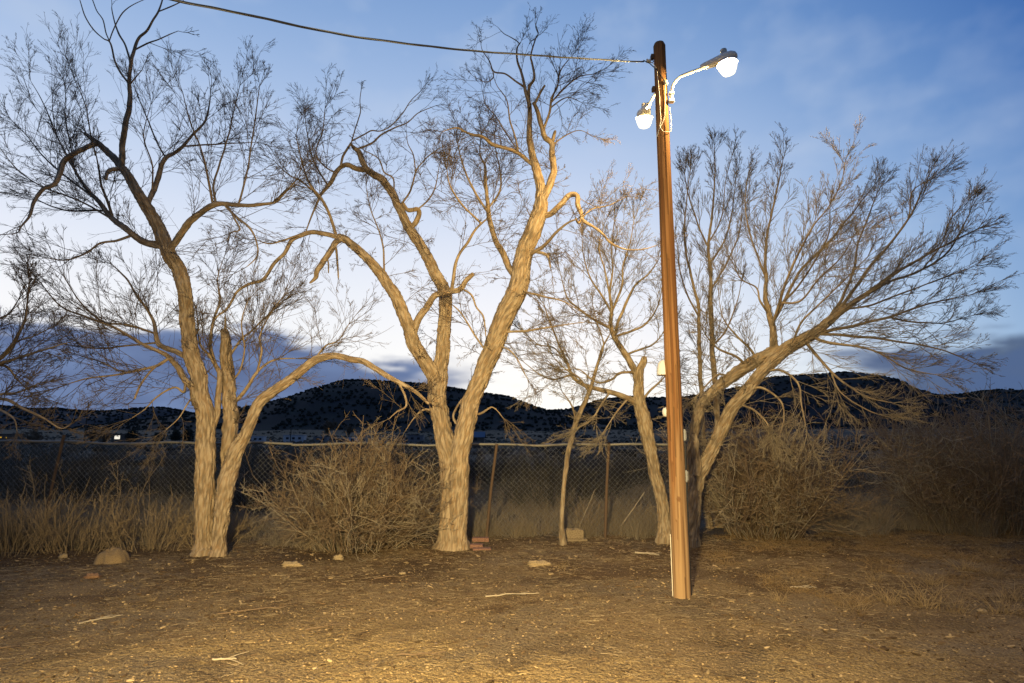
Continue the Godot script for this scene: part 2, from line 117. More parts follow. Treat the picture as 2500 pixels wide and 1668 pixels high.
	["limb", 0.5, [0.32, 4.05, -7.35, 0.038, 0.49, 4.08, -7.32, 0.038, 0.61, 4.18, -7.24, 0.038, 0.69, 4.27, -7.21, 0.035, 0.76, 4.28, -7.18, 0.035, 0.80, 4.23, -7.14, 0.032, 0.81, 4.12, -7.14, 0.032, 0.85, 4.01, -7.12, 0.029, 0.86, 3.90, -7.09, 0.024, 0.98, 3.81, -7.05, 0.016, 1.08, 3.68, -6.94, 0.015, 1.16, 3.57, -6.92, 0.013, 1.31, 3.46, -6.83, 0.010, 1.50, 3.45, -6.79, 0.007, 1.64, 3.48, -6.75, 0.004]],
	["limb", 0.4, [0.85, 3.94, -7.10, 0.018, 0.80, 3.87, -7.08, 0.016, 0.76, 3.90, -7.00, 0.010]],
	["limb", 0.8, [0.16, 3.56, -7.42, 0.030, 0.32, 3.60, -7.29, 0.027, 0.43, 3.66, -7.17, 0.021, 0.53, 3.74, -7.05, 0.018, 0.66, 3.81, -6.92, 0.013, 0.76, 3.82, -6.82, 0.008]],
	["limb", 0.6, [0.29, 3.59, -7.32, 0.022, 0.43, 3.51, -7.23, 0.019, 0.46, 3.33, -7.12, 0.010]],
	["limb", 1.3, [0.84, 3.93, -7.10, 0.011, 0.99, 4.10, -7.22, 0.009, 1.23, 4.20, -7.33, 0.008, 1.48, 4.38, -7.50, 0.004]],
	["limb", 1.3, [0.05, 3.14, -7.41, 0.016, 0.34, 3.01, -7.24, 0.013, 0.59, 2.91, -7.06, 0.010, 0.78, 2.75, -6.91, 0.005]],
	["limb", 1.2, [-0.16, 2.61, -7.50, 0.019, 0.13, 2.59, -7.32, 0.016, 0.38, 2.59, -7.10, 0.013, 0.62, 2.60, -6.92, 0.007, 0.81, 2.60, -6.80, 0.004]],
	["limb", 1.2, [-0.22, 2.47, -7.51, 0.013, -0.03, 2.36, -7.37, 0.011, 0.08, 2.21, -7.26, 0.008, 0.18, 1.99, -7.11, 0.004]],
	["limb", 1.5, [-0.53, 1.62, -7.56, 0.024, -0.40, 1.61, -7.62, 0.016, -0.24, 1.69, -7.70, 0.011, -0.11, 1.56, -7.76, 0.005]],
	["limb", 1.5, [-0.58, 1.38, -7.57, 0.021, -0.73, 1.56, -7.64, 0.016, -0.66, 1.75, -7.77, 0.014, -0.53, 1.92, -7.87, 0.006]],
	["limb", 1.3, [-0.92, 1.63, -7.83, 0.017, -1.10, 1.67, -7.78, 0.014, -1.22, 1.56, -7.69, 0.008, -1.31, 1.40, -7.63, 0.004]],
]
const TREE_CURVED := [
	["trunk", 0.5, [1.94, 0.03, -8.10, 0.100, 1.95, 0.24, -8.13, 0.078, 1.91, 0.57, -8.12, 0.076, 1.85, 0.90, -8.15, 0.079, 1.79, 1.23, -8.14, 0.085, 1.74, 1.52, -8.16, 0.092, 1.70, 1.75, -8.20, 0.081, 1.69, 1.98, -8.22, 0.067, 1.70, 2.18, -8.17, 0.058, 1.77, 2.33, -8.21, 0.050, 1.78, 2.40, -8.20, 0.038]],
	["limb", 1.7, [1.69, 2.02, -8.21, 0.050, 1.65, 2.19, -8.20, 0.047, 1.57, 2.32, -8.13, 0.044, 1.49, 2.46, -8.14, 0.041, 1.38, 2.62, -8.09, 0.035, 1.33, 2.79, -8.10, 0.032, 1.33, 3.02, -8.06, 0.023, 1.32, 3.29, -8.06, 0.018, 1.35, 3.54, -7.99, 0.012, 1.33, 3.83, -7.93, 0.009, 1.39, 4.24, -7.91, 0.004]],
	["limb", 1.4, [1.71, 1.70, -8.19, 0.041, 1.59, 1.81, -8.16, 0.038, 1.47, 1.85, -8.12, 0.035, 1.24, 1.92, -8.08, 0.032, 1.03, 1.97, -8.08, 0.029, 0.85, 2.05, -8.00, 0.026, 0.77, 2.15, -7.98, 0.023, 0.72, 2.30, -7.97, 0.017, 0.65, 2.45, -7.96, 0.014, 0.51, 2.74, -7.83, 0.011, 0.41, 3.03, -7.79, 0.006]],
	["limb", 1.5, [1.65, 2.19, -8.20, 0.020, 1.42, 2.16, -8.12, 0.017, 1.31, 2.07, -8.05, 0.017, 1.10, 2.03, -7.97, 0.014, 0.87, 2.18, -7.87, 0.008, 0.64, 2.17, -7.80, 0.004]],
	["limb", 1.5, [0.78, 2.13, -7.98, 0.014, 0.53, 2.06, -7.89, 0.011, 0.36, 2.12, -7.87, 0.008, 0.14, 2.28, -7.78, 0.004]],
	["limb", 1.5, [0.74, 2.24, -7.97, 0.014, 0.58, 2.49, -8.10, 0.012, 0.35, 2.57, -8.24, 0.009, 0.15, 2.78, -8.37, 0.005]],
	["limb", 1.7, [1.37, 2.65, -8.09, 0.023, 1.46, 2.94, -8.13, 0.021, 1.61, 3.23, -8.20, 0.018, 1.74, 3.44, -8.31, 0.015, 1.92, 3.59, -8.35, 0.012, 2.09, 3.84, -8.39, 0.005]],
	["limb", 1.7, [1.34, 2.76, -8.10, 0.023, 1.22, 2.81, -8.08, 0.020, 1.04, 2.89, -7.97, 0.017, 0.86, 3.03, -7.95, 0.014, 0.72, 3.15, -7.88, 0.011, 0.63, 3.46, -7.80, 0.004]],
	["limb", 1.8, [1.33, 2.97, -8.06, 0.017, 1.21, 3.26, -8.16, 0.015, 1.08, 3.49, -8.21, 0.012, 1.00, 3.81, -8.29, 0.009, 0.99, 4.15, -8.36, 0.005]],
	["limb", 1.8, [1.33, 2.97, -8.06, 0.018, 1.46, 3.30, -7.99, 0.015, 1.48, 3.58, -7.91, 0.012, 1.56, 3.85, -7.83, 0.009, 1.61, 4.16, -7.76, 0.004]],
	["limb", 1.8, [1.32, 3.18, -8.06, 0.015, 1.24, 3.53, -7.95, 0.012, 1.16, 3.82, -7.90, 0.009, 1.22, 4.10, -7.86, 0.004]],
	["limb", 1.5, [1.37, 2.65, -8.09, 0.020, 1.61, 2.74, -8.16, 0.018, 1.81, 2.84, -8.24, 0.015, 2.03, 3.14, -8.35, 0.009, 2.14, 3.49, -8.49, 0.005]],
	["limb", 1.4, [1.52, 2.41, -8.14, 0.017, 1.76, 2.52, -8.30, 0.015, 1.98, 2.61, -8.48, 0.012, 2.18, 2.82, -8.64, 0.006]],
	["limb", 1.4, [1.70, 1.75, -8.20, 0.020, 1.86, 1.93, -8.35, 0.018, 2.02, 2.06, -8.47, 0.015, 2.26, 2.27, -8.70, 0.006]],
	["limb", 1.8, [1.28, 1.90, -8.09, 0.017, 1.15, 1.73, -7.97, 0.014, 1.03, 1.56, -7.89, 0.011, 0.85, 1.45, -7.79, 0.005]],
	["limb", 1.8, [1.54, 1.83, -8.15, 0.017, 1.38, 1.68, -7.98, 0.014, 1.24, 1.51, -7.84, 0.008, 1.10, 1.34, -7.65, 0.004]],
]
const TREE_DEAD := [
	["trunk", 0.9, [0.63, 0.02, -7.95, 0.043, 0.62, 0.27, -7.95, 0.033, 0.62, 0.39, -7.95, 0.030, 0.65, 0.68, -7.95, 0.028, 0.69, 0.95, -8.00, 0.033, 0.74, 1.20, -7.98, 0.036, 0.81, 1.50, -7.98, 0.036, 0.90, 1.68, -7.98, 0.031, 1.00, 1.87, -8.04, 0.028, 1.04, 1.99, -8.01, 0.026, 1.13, 2.26, -8.03, 0.020, 1.19, 2.48, -8.04, 0.014, 1.29, 2.66, -8.05, 0.009]],
	["limb", 1.0, [0.81, 1.50, -7.98, 0.017, 0.79, 1.62, -7.86, 0.014, 0.74, 1.75, -7.79, 0.011, 0.63, 1.88, -7.68, 0.005]],
	["limb", 1.3, [1.01, 1.90, -8.04, 0.017, 0.88, 2.07, -7.94, 0.014, 0.70, 2.17, -7.81, 0.011, 0.53, 2.33, -7.74, 0.006]],
	["limb", 1.3, [1.13, 2.26, -8.03, 0.014, 1.20, 2.53, -7.95, 0.011, 1.11, 2.81, -7.90, 0.009, 1.05, 3.03, -7.83, 0.004]],
]
const TREE_LEANING := [
	["trunk", 1.5, [2.20, 0.06, -7.90, 0.119, 2.24, 0.32, -7.90, 0.098, 2.29, 0.64, -7.90, 0.087, 2.35, 0.89, -7.86, 0.087, 2.50, 1.12, -7.86, 0.082, 2.66, 1.43, -7.85, 0.083, 2.80, 1.70, -7.81, 0.080, 2.97, 1.91, -7.76, 0.077, 3.14, 2.10, -7.76, 0.075, 3.32, 2.28, -7.75, 0.077, 3.54, 2.47, -7.77, 0.089, 3.72, 2.56, -7.74, 0.078, 3.93, 2.68, -7.74, 0.067, 4.08, 2.81, -7.74, 0.056, 4.28, 2.95, -7.73, 0.042, 4.48, 3.09, -7.71, 0.031, 4.77, 3.31, -7.64, 0.025, 5.17, 3.55, -7.62, 0.017, 5.69, 3.83, -7.60, 0.011, 6.02, 3.98, -7.60, 0.006]],
	["trunk", 1.2, [2.26, 0.36, -8.05, 0.072, 2.26, 0.69, -8.02, 0.064, 2.30, 1.01, -8.06, 0.062, 2.34, 1.34, -8.04, 0.062, 2.40, 1.60, -8.02, 0.068, 2.50, 1.78, -8.01, 0.074, 2.69, 1.96, -7.99, 0.074, 2.99, 2.18, -7.98, 0.080, 3.24, 2.32, -8.03, 0.086, 3.50, 2.47, -8.00, 0.080]],
	["snag", 0.0, [2.31, 0.86, -7.82, 0.054, 2.31, 1.02, -7.80, 0.049, 2.29, 1.24, -7.77, 0.049, 2.27, 1.34, -7.77, 0.038]],
	["limb", 1.5, [3.45, 2.44, -8.01, 0.054, 3.47, 2.75, -8.05, 0.046, 3.46, 2.95, -8.10, 0.041, 3.44, 3.24, -8.13, 0.032, 3.50, 3.50, -8.19, 0.027, 3.49, 3.73, -8.17, 0.021, 3.60, 4.26, -8.24, 0.015, 3.77, 4.75, -8.33, 0.012, 3.94, 5.31, -8.41, 0.005]],
	["limb", 1.5, [3.49, 3.45, -8.18, 0.018, 3.42, 3.80, -8.24, 0.015, 3.33, 4.11, -8.24, 0.012, 3.31, 4.54, -8.32, 0.009, 3.38, 4.96, -8.38, 0.005]],
	["limb", 1.5, [3.47, 2.79, -8.06, 0.023, 3.47, 3.05, -7.79, 0.020, 3.47, 3.31, -7.50, 0.016, 3.51, 3.56, -7.23, 0.013, 3.55, 3.78, -6.92, 0.010, 3.60, 3.90, -6.67, 0.007, 3.61, 4.08, -6.37, 0.005, 3.54, 4.20, -6.16, 0.003]],
	["limb", 1.5, [3.47, 2.84, -8.01, 0.023, 3.67, 3.15, -8.07, 0.021, 3.95, 3.58, -8.12, 0.018, 4.36, 3.98, -8.15, 0.015, 4.82, 4.47, -8.28, 0.012, 5.19, 4.90, -8.31, 0.005]],
	["limb", 1.6, [3.67, 3.15, -8.07, 0.018, 3.72, 3.25, -7.80, 0.014, 3.69, 3.44, -7.25, 0.011, 3.64, 3.62, -6.79, 0.008, 3.41, 3.78, -6.27, 0.004]],
	["limb", 1.6, [3.47, 3.05, -7.79, 0.017, 3.58, 3.00, -7.46, 0.014, 3.60, 3.16, -7.00, 0.010, 3.61, 3.27, -6.51, 0.007, 3.53, 3.38, -6.09, 0.003]],
	["limb", 1.3, [3.46, 2.95, -8.10, 0.018, 3.31, 3.12, -8.00, 0.015, 3.26, 3.30, -7.99, 0.012, 3.03, 3.40, -7.90, 0.009, 2.89, 3.61, -7.80, 0.004]],
	["limb", 1.6, [4.08, 2.81, -7.74, 0.028, 4.41, 3.16, -7.81, 0.023, 4.73, 3.55, -7.84, 0.020, 5.17, 4.00, -7.93, 0.015, 5.48, 4.41, -7.98, 0.012, 5.81, 4.98, -8.04, 0.005]],
	["limb", 1.4, [3.99, 2.73, -7.74, 0.025, 4.30, 3.09, -7.85, 0.020, 4.60, 3.55, -8.01, 0.018, 4.74, 3.94, -8.10, 0.012, 5.04, 4.49, -8.22, 0.009, 5.27, 4.86, -8.34, 0.005]],
	["limb", 1.6, [4.44, 3.06, -7.72, 0.020, 4.93, 3.33, -7.84, 0.017, 5.47, 3.53, -7.94, 0.015, 5.93, 3.84, -8.02, 0.012, 6.33, 4.38, -8.12, 0.005]],
	["limb", 1.6, [5.17, 4.00, -7.93, 0.012, 5.30, 4.22, -7.85, 0.010, 5.35, 4.57, -7.79, 0.009, 5.59, 4.72, -7.73, 0.004]],
	["limb", 1.6, [5.47, 3.53, -7.94, 0.012, 5.70, 3.86, -7.85, 0.010, 5.80, 4.18, -7.75, 0.009, 5.98, 4.41, -7.64, 0.004]],
	["limb", 1.7, [3.81, 2.61, -7.74, 0.025, 4.23, 2.70, -7.67, 0.022, 4.71, 2.81, -7.55, 0.016, 5.21, 2.97, -7.47, 0.011, 5.60, 3.04, -7.34, 0.004]],
	["limb", 1.6, [3.85, 2.63, -7.74, 0.022, 4.29, 2.58, -7.61, 0.019, 4.73, 2.49, -7.46, 0.013, 5.15, 2.37, -7.32, 0.010, 5.49, 2.19, -7.24, 0.004]],
	["limb", 1.5, [3.81, 2.61, -7.74, 0.022, 3.96, 2.50, -7.61, 0.019, 4.33, 2.37, -7.34, 0.013, 4.61, 2.12, -7.16, 0.010, 4.82, 2.02, -6.94, 0.004]],
	["limb", 1.4, [3.72, 2.56, -7.74, 0.022, 3.82, 2.35, -7.65, 0.019, 3.89, 2.11, -7.45, 0.016, 3.99, 1.96, -7.35, 0.013, 4.16, 1.79, -7.21, 0.008, 4.35, 1.71, -7.04, 0.004]],
	["limb", 1.0, [3.89, 2.11, -7.45, 0.011, 3.92, 1.85, -7.33, 0.009, 4.16, 1.64, -7.23, 0.008, 4.33, 1.56, -7.15, 0.004]],
	["limb", 1.7, [4.71, 2.81, -7.55, 0.014, 5.09, 2.76, -7.62, 0.011, 5.57, 2.78, -7.76, 0.008, 6.02, 2.90, -7.85, 0.004]],
	["limb", 1.7, [4.28, 2.95, -7.73, 0.014, 4.61, 3.00, -7.72, 0.014, 5.03, 3.16, -7.64, 0.011, 5.47, 3.32, -7.61, 0.008, 5.88, 3.47, -7.53, 0.004]],
	["limb", 1.5, [3.58, 2.49, -7.76, 0.017, 3.66, 2.76, -7.63, 0.014, 3.80, 2.94, -7.44, 0.011, 4.02, 3.18, -7.30, 0.008, 4.23, 3.44, -7.06, 0.004]],
	["limb", 1.3, [3.24, 2.32, -8.03, 0.020, 3.12, 2.48, -7.99, 0.017, 2.93, 2.64, -7.92, 0.014, 2.74, 2.85, -7.83, 0.008, 2.67, 3.06, -7.73, 0.004]],
	["limb", 1.6, [3.09, 2.23, -8.00, 0.020, 2.88, 2.34, -7.82, 0.017, 2.61, 2.43, -7.68, 0.014, 2.40, 2.57, -7.50, 0.005]],
	["limb", 1.2, [3.18, 2.13, -7.75, 0.019, 3.35, 2.15, -7.64, 0.016, 3.51, 1.98, -7.53, 0.013, 3.45, 1.70, -7.35, 0.010, 3.44, 1.44, -7.25, 0.005]],
	["limb", 1.2, [2.97, 1.91, -7.76, 0.019, 3.12, 1.93, -7.66, 0.016, 3.29, 1.77, -7.56, 0.013, 3.29, 1.55, -7.48, 0.008, 3.17, 1.34, -7.36, 0.004]],
	["limb", 1.8, [2.87, 2.09, -7.99, 0.017, 2.66, 2.12, -7.86, 0.014, 2.46, 1.99, -7.70, 0.011, 2.25, 1.81, -7.49, 0.005]],
	["limb", 1.6, [2.84, 1.75, -7.80, 0.014, 3.01, 1.66, -7.69, 0.014, 3.14, 1.50, -7.63, 0.011, 3.13, 1.29, -7.50, 0.005]],
]
const TREE_SAPLINGS := [
	["trunk", 1.5, [3.06, -0.02, -9.40, 0.064, 3.08, 0.71, -9.39, 0.055, 3.11, 1.61, -9.38, 0.046, 3.11, 2.19, -9.38, 0.040, 3.09, 2.72, -9.37, 0.037, 3.10, 3.27, -9.38, 0.034, 3.12, 3.81, -9.37, 0.027, 3.14, 4.40, -9.43, 0.021, 3.22, 4.96, -9.40, 0.017, 3.28, 5.53, -9.37, 0.011, 3.30, 6.03, -9.40, 0.005]],
	["trunk", 1.4, [2.89, -0.00, -9.30, 0.051, 2.85, 0.72, -9.28, 0.042, 2.84, 1.61, -9.24, 0.036, 2.86, 2.08, -9.29, 0.033, 2.86, 2.83, -9.25, 0.030, 2.87, 3.37, -9.26, 0.027, 2.78, 3.78, -9.23, 0.020, 2.69, 4.33, -9.22, 0.017, 2.76, 5.04, -9.24, 0.010, 2.83, 5.52, -9.20, 0.005]],
	["limb", 1.5, [3.14, 4.28, -9.42, 0.017, 2.97, 4.67, -9.38, 0.014, 2.81, 5.12, -9.29, 0.010, 2.74, 5.46, -9.22, 0.005]],
	["limb", 1.5, [3.13, 4.05, -9.40, 0.017, 3.36, 4.37, -9.41, 0.014, 3.56, 4.91, -9.49, 0.011, 3.71, 5.63, -9.60, 0.005]],
	["limb", 1.3, [3.11, 3.60, -9.38, 0.017, 3.39, 4.06, -9.33, 0.014, 3.54, 4.45, -9.22, 0.010, 3.62, 4.93, -9.18, 0.005]],
	["limb", 1.5, [3.14, 4.40, -9.43, 0.014, 3.35, 4.80, -9.40, 0.010, 3.41, 5.34, -9.29, 0.007, 3.52, 5.79, -9.23, 0.004]],
	["limb", 1.3, [2.87, 3.15, -9.25, 0.017, 2.71, 3.47, -9.22, 0.013, 2.58, 3.87, -9.16, 0.010, 2.53, 4.25, -9.05, 0.005]],
	["limb", 1.3, [3.09, 2.72, -9.37, 0.017, 3.28, 2.94, -9.28, 0.013, 3.45, 3.34, -9.25, 0.010, 3.51, 3.66, -9.17, 0.005]],
]
const TREE_EDGE := [
	["trunk", 1.0, [-6.09, -0.12, -6.60, 0.134, -6.08, 0.45, -6.55, 0.117, -6.06, 0.98, -6.51, 0.104, -6.06, 1.43, -6.51, 0.087, -5.96, 1.70, -6.51, 0.069, -5.81, 1.93, -6.51, 0.051, -5.54, 2.04, -6.45, 0.032, -5.35, 2.21, -6.45, 0.021, -5.20, 2.47, -6.41, 0.014, -5.18, 2.71, -6.42, 0.009, -5.17, 2.95, -6.40, 0.005]],
	["limb", 1.3, [-5.70, 1.98, -6.48, 0.028, -5.35, 2.08, -6.38, 0.018, -5.06, 2.16, -6.34, 0.014, -4.76, 2.22, -6.23, 0.011, -4.52, 2.27, -6.18, 0.004]],
	["limb", 0.7, [-6.02, 1.54, -6.51, 0.037, -5.72, 1.65, -6.45, 0.027, -5.34, 1.72, -6.42, 0.018, -5.06, 1.62, -6.38, 0.014, -4.82, 1.52, -6.34, 0.009, -4.62, 1.41, -6.34, 0.007, -4.50, 1.44, -6.31, 0.003]],
	["limb", 1.0, [-5.49, 1.69, -6.43, 0.018, -5.23, 1.60, -6.31, 0.013, -5.00, 1.51, -6.20, 0.009, -4.89, 1.38, -6.13, 0.004]],
	["limb", 1.4, [-5.64, 1.66, -6.45, 0.018, -5.48, 1.77, -6.58, 0.014, -5.33, 1.80, -6.62, 0.012, -5.20, 1.91, -6.75, 0.005]],
	["limb", 1.2, [-5.60, 2.02, -6.46, 0.016, -5.45, 2.08, -6.56, 0.014, -5.36, 1.94, -6.64, 0.009, -5.30, 1.81, -6.76, 0.004]],
	["limb", 1.3, [-5.96, 1.70, -6.51, 0.037, -5.99, 2.03, -6.59, 0.028, -5.94, 2.38, -6.69, 0.022, -5.78, 2.58, -6.70, 0.015, -5.64, 2.69, -6.75, 0.010, -5.61, 2.85, -6.81, 0.005]],
	["limb", 1.2, [-5.42, 2.14, -6.45, 0.012, -5.25, 2.29, -6.39, 0.009, -4.99, 2.37, -6.34, 0.007, -4.75, 2.45, -6.25, 0.003]],
]

# ------------------------------------------------------------------ small helpers
func lin(r: float, g: float, b: float) -> Color:      # a real-world base colour as an sRGB albedo
	return Color(r, g, b).linear_to_srgb()

func mat(called: String, r: float, g: float, b: float, rough := 0.9, metal := 0.0) -> StandardMaterial3D:
	var m := StandardMaterial3D.new()
	m.resource_name = called
	m.albedo_color = lin(r, g, b)
	m.roughness = rough
	m.metallic = metal
	m.metallic_specular = 0.35
	return m

func painted(called: String, rough := 0.93) -> StandardMaterial3D:   # base colour from the vertices
	var m := mat(called, 1, 1, 1, rough)
	m.vertex_color_use_as_albedo = true
	m.metallic_specular = 0.25
	return m

func numbered(called: String) -> String:
	var k: int = taken.get(called, 0)
	taken[called] = k + 1
	return called if k == 0 else "%s_%03d" % [called, k]

func tag(o: Node, label := "", category := "", group := "", kind := "") -> Node:
	if label: o.set_meta("label", label)
	if category: o.set_meta("category", category)
	if group: o.set_meta("group", group)
	if kind: o.set_meta("kind", kind)
	return o

func thing(called: String, at: Vector3, label: String, category: String, group := "") -> Node3D:
	var o := Node3D.new()
	o.name = numbered(called)
	add_child(o)
	o.position = at
	tag(o, label, category, group)
	return o

func commit(a: Acc, called: String, m: Material, parent: Node) -> MeshInstance3D:
	var o := MeshInstance3D.new()
	o.name = numbered(called) if parent == self else called
	var arr := []
	arr.resize(Mesh.ARRAY_MAX)
	arr[Mesh.ARRAY_VERTEX] = a.v
	arr[Mesh.ARRAY_NORMAL] = a.n
	if a.c.size(): arr[Mesh.ARRAY_COLOR] = a.c
	arr[Mesh.ARRAY_INDEX] = a.i
	var me := ArrayMesh.new()
	me.add_surface_from_arrays(Mesh.PRIMITIVE_TRIANGLES, arr)
	me.surface_set_material(0, m)
	o.mesh = me
	parent.add_child(o, true)
	return o

func across(d: Vector3) -> Vector3:
	var ref := Vector3(0.31, 0.12, 0.94) if absf(d.z) < 0.8 else Vector3(0.95, 0.3, 0.05)
	return d.cross(ref).normalized()

func tube(a: Acc, p: PackedVector3Array, r0: float, r1: float, sides := 3, cap := false) -> void:
	var n := p.size()
	var first := a.v.size()
	for k in n:
		var d := (p[mini(k + 1, n - 1)] - p[maxi(k - 1, 0)]).normalized()
		var x := across(d)
		var y := d.cross(x)
		var r := lerpf(r0, r1, float(k) / (n - 1))
		for s in sides:
			var t := TAU * s / sides
			var o := x * cos(t) + y * sin(t)
			a.v.append(p[k] + o * r)
			a.n.append(o)
	for k in n - 1:
		for s in sides:
			var q := first + k * sides + s
			var w := first + k * sides + (s + 1) % sides
			a.i.append_array([q, q + sides, w + sides, q, w + sides, w])
	if cap:
		for e in 2:
			var base := a.v.size()
			var row := first + (n - 1) * sides * e
			var nd := (p[n - 1] - p[n - 2]).normalized() if e else (p[0] - p[1]).normalized()
			for s in sides:
				a.v.append(a.v[row + s])
				a.n.append(nd)
			for s in range(1, sides - 1):
				if e: a.i.append_array([base, base + s + 1, base + s])
				else: a.i.append_array([base, base + s, base + s + 1])

func line(a: Acc, p: Vector3, q: Vector3, r: float, sides := 6) -> void:
	tube(a, PackedVector3Array([p, q]), r, r, sides, true)

func face(a: Acc, p: Array, col = null) -> void:         # a flat convex face, corners clockwise from outside
	var f := a.v.size()
	var nn: Vector3 = (p[2] - p[0]).cross(p[1] - p[0]).normalized()
	for q in p:
		a.v.append(q)
		a.n.append(nn)
		if col != null: a.c.append(col)
	for k in range(1, p.size() - 1):
		a.i.append_array([f, f + k, f + k + 1])

func box(a: Acc, t: Transform3D, size: Vector3, ch := 0.004, col = null) -> void:   # a box with chamfered edges
	var h := size / 2
	ch = minf(ch, minf(h.x, minf(h.y, h.z)) * 0.5)
	var mid := t.origin
	var corner := func(sx: int, sy: int, sz: int, ax: int) -> Vector3:
		var q := Vector3(sx * (h.x - (0.0 if ax == 0 else ch)), sy * (h.y - (0.0 if ax == 1 else ch)), sz * (h.z - (0.0 if ax == 2 else ch)))
		return t * q
	var put := func(p: Array) -> void:
		var nn: Vector3 = (p[2] - p[0]).cross(p[1] - p[0])
		var c: Vector3 = (p[0] + p[1] + p[2]) / 3.0
		if nn.dot(c - mid) < 0: p.reverse()
		face(a, p, col)
	for ax in 3:
		for s in [-1, 1]:
			var q := []
			for e in [[-1, -1], [-1, 1], [1, 1], [1, -1]]:
				var k := [0, 0, 0]
				k[ax] = s
				k[(ax + 1) % 3] = e[0]
				k[(ax + 2) % 3] = e[1]
				q.append(corner.call(k[0], k[1], k[2], ax))
			put.call(q)
	for ax in 3:                                          # edges along ax
		var b := (ax + 1) % 3
		var c := (ax + 2) % 3
		for s in [-1, 1]:
			for u in [-1, 1]:
				var k := [0, 0, 0]
				k[b] = s
				k[c] = u
				var lo := k.duplicate()
				lo[ax] = -1
				var hi := k.duplicate()
				hi[ax] = 1
				put.call([corner.call(lo[0], lo[1], lo[2], b), corner.call(lo[0], lo[1], lo[2], c), corner.call(hi[0], hi[1], hi[2], c), corner.call(hi[0], hi[1], hi[2], b)])
	for sx in [-1, 1]:
		for sy in [-1, 1]:
			for sz in [-1, 1]:
				put.call([corner.call(sx, sy, sz, 0), corner.call(sx, sy, sz, 1), corner.call(sx, sy, sz, 2)])

func lathe(a: Acc, t: Transform3D, profile: Array, sides := 24) -> void:     # profile: Vector2(radius, height), upwards
	var rows := []
	for k in profile.size():
		var q: Vector2 = profile[k]
		var d: Vector2 = (profile[mini(k + 1, profile.size() - 1)] - profile[maxi(k - 1, 0)]).normalized()
		var row := a.v.size()
		rows.append(row)
		for s in sides:
			var an := TAU * s / sides
			a.v.append(t * Vector3(cos(an) * q.x, q.y, -sin(an) * q.x))
			a.n.append((t.basis * Vector3(cos(an) * d.y, -d.x, -sin(an) * d.y)).normalized())
	for k in rows.size() - 1:
		for s in sides:
			var q: int = rows[k] + s
			var w: int = rows[k] + (s + 1) % sides
			a.i.append_array([q, q + sides, w + sides, q, w + sides, w])

func smooth_normals(a: Acc) -> void:
	a.n.resize(a.v.size())
	a.n.fill(Vector3.ZERO)
	for k in range(0, a.i.size(), 3):
		var p := a.v[a.i[k]]
		var f := (a.v[a.i[k + 2]] - p).cross(a.v[a.i[k + 1]] - p)
		a.n[a.i[k]] += f
		a.n[a.i[k + 1]] += f
		a.n[a.i[k + 2]] += f
	for k in a.n.size(): a.n[k] = a.n[k].normalized()

func ground_height(x: float, z: float) -> float:
	var near := noise.get_noise_2d(x * 30.0, z * 30.0) * 0.022 + noise.get_noise_2d(x * 120.0 + 50, z * 120.0) * 0.008
	var far := -z
	var y := near
	if far > 9.0: y += noise.get_noise_2d(x * 8.0, z * 8.0 + 300) * minf((far - 9.0) * 0.01, 0.25)
	if far > 260.0: y += 15.0 * smoothstep(260.0, 900.0, far) + noise.get_noise_2d(x * 0.6, z * 0.6) * smoothstep(260.0, 600.0, far) * 2.5
	return y

func on_ground(x: float, z: float, lift := 0.0) -> Vector3:
	return Vector3(x, ground_height(x, z) + lift, z)

# ------------------------------------------------------------------ wood: limbs with bark, and twigs that grow from them
func curve_points(raw: Array, base: Vector3, step_of: float) -> Array:     # [points, radii] along a Catmull-Rom curve
	var q: Array[Vector3] = []
	var r: Array[float] = []
	for k in range(0, raw.size(), 4):
		q.append(Vector3(raw[k], raw[k + 1], raw[k + 2]) - base)
		r.append(raw[k + 3])
	var p := PackedVector3Array()
	var w := PackedFloat32Array()
	var n := q.size()
	for k in n - 1:
		var seg := q[k].distance_to(q[k + 1])
		var steps := maxi(1, int(seg / clampf(step_of * (r[k] + r[k + 1]) * 0.5, 0.013, 0.03)))
		for s in steps + (1 if k == n - 2 else 0):
			var t := float(s) / steps
			p.append(q[k].cubic_interpolate(q[k + 1], q[maxi(k - 1, 0)], q[mini(k + 2, n - 1)], t))
			w.append(lerpf(r[k], r[k + 1], t) * 0.93)
	return [p, w]

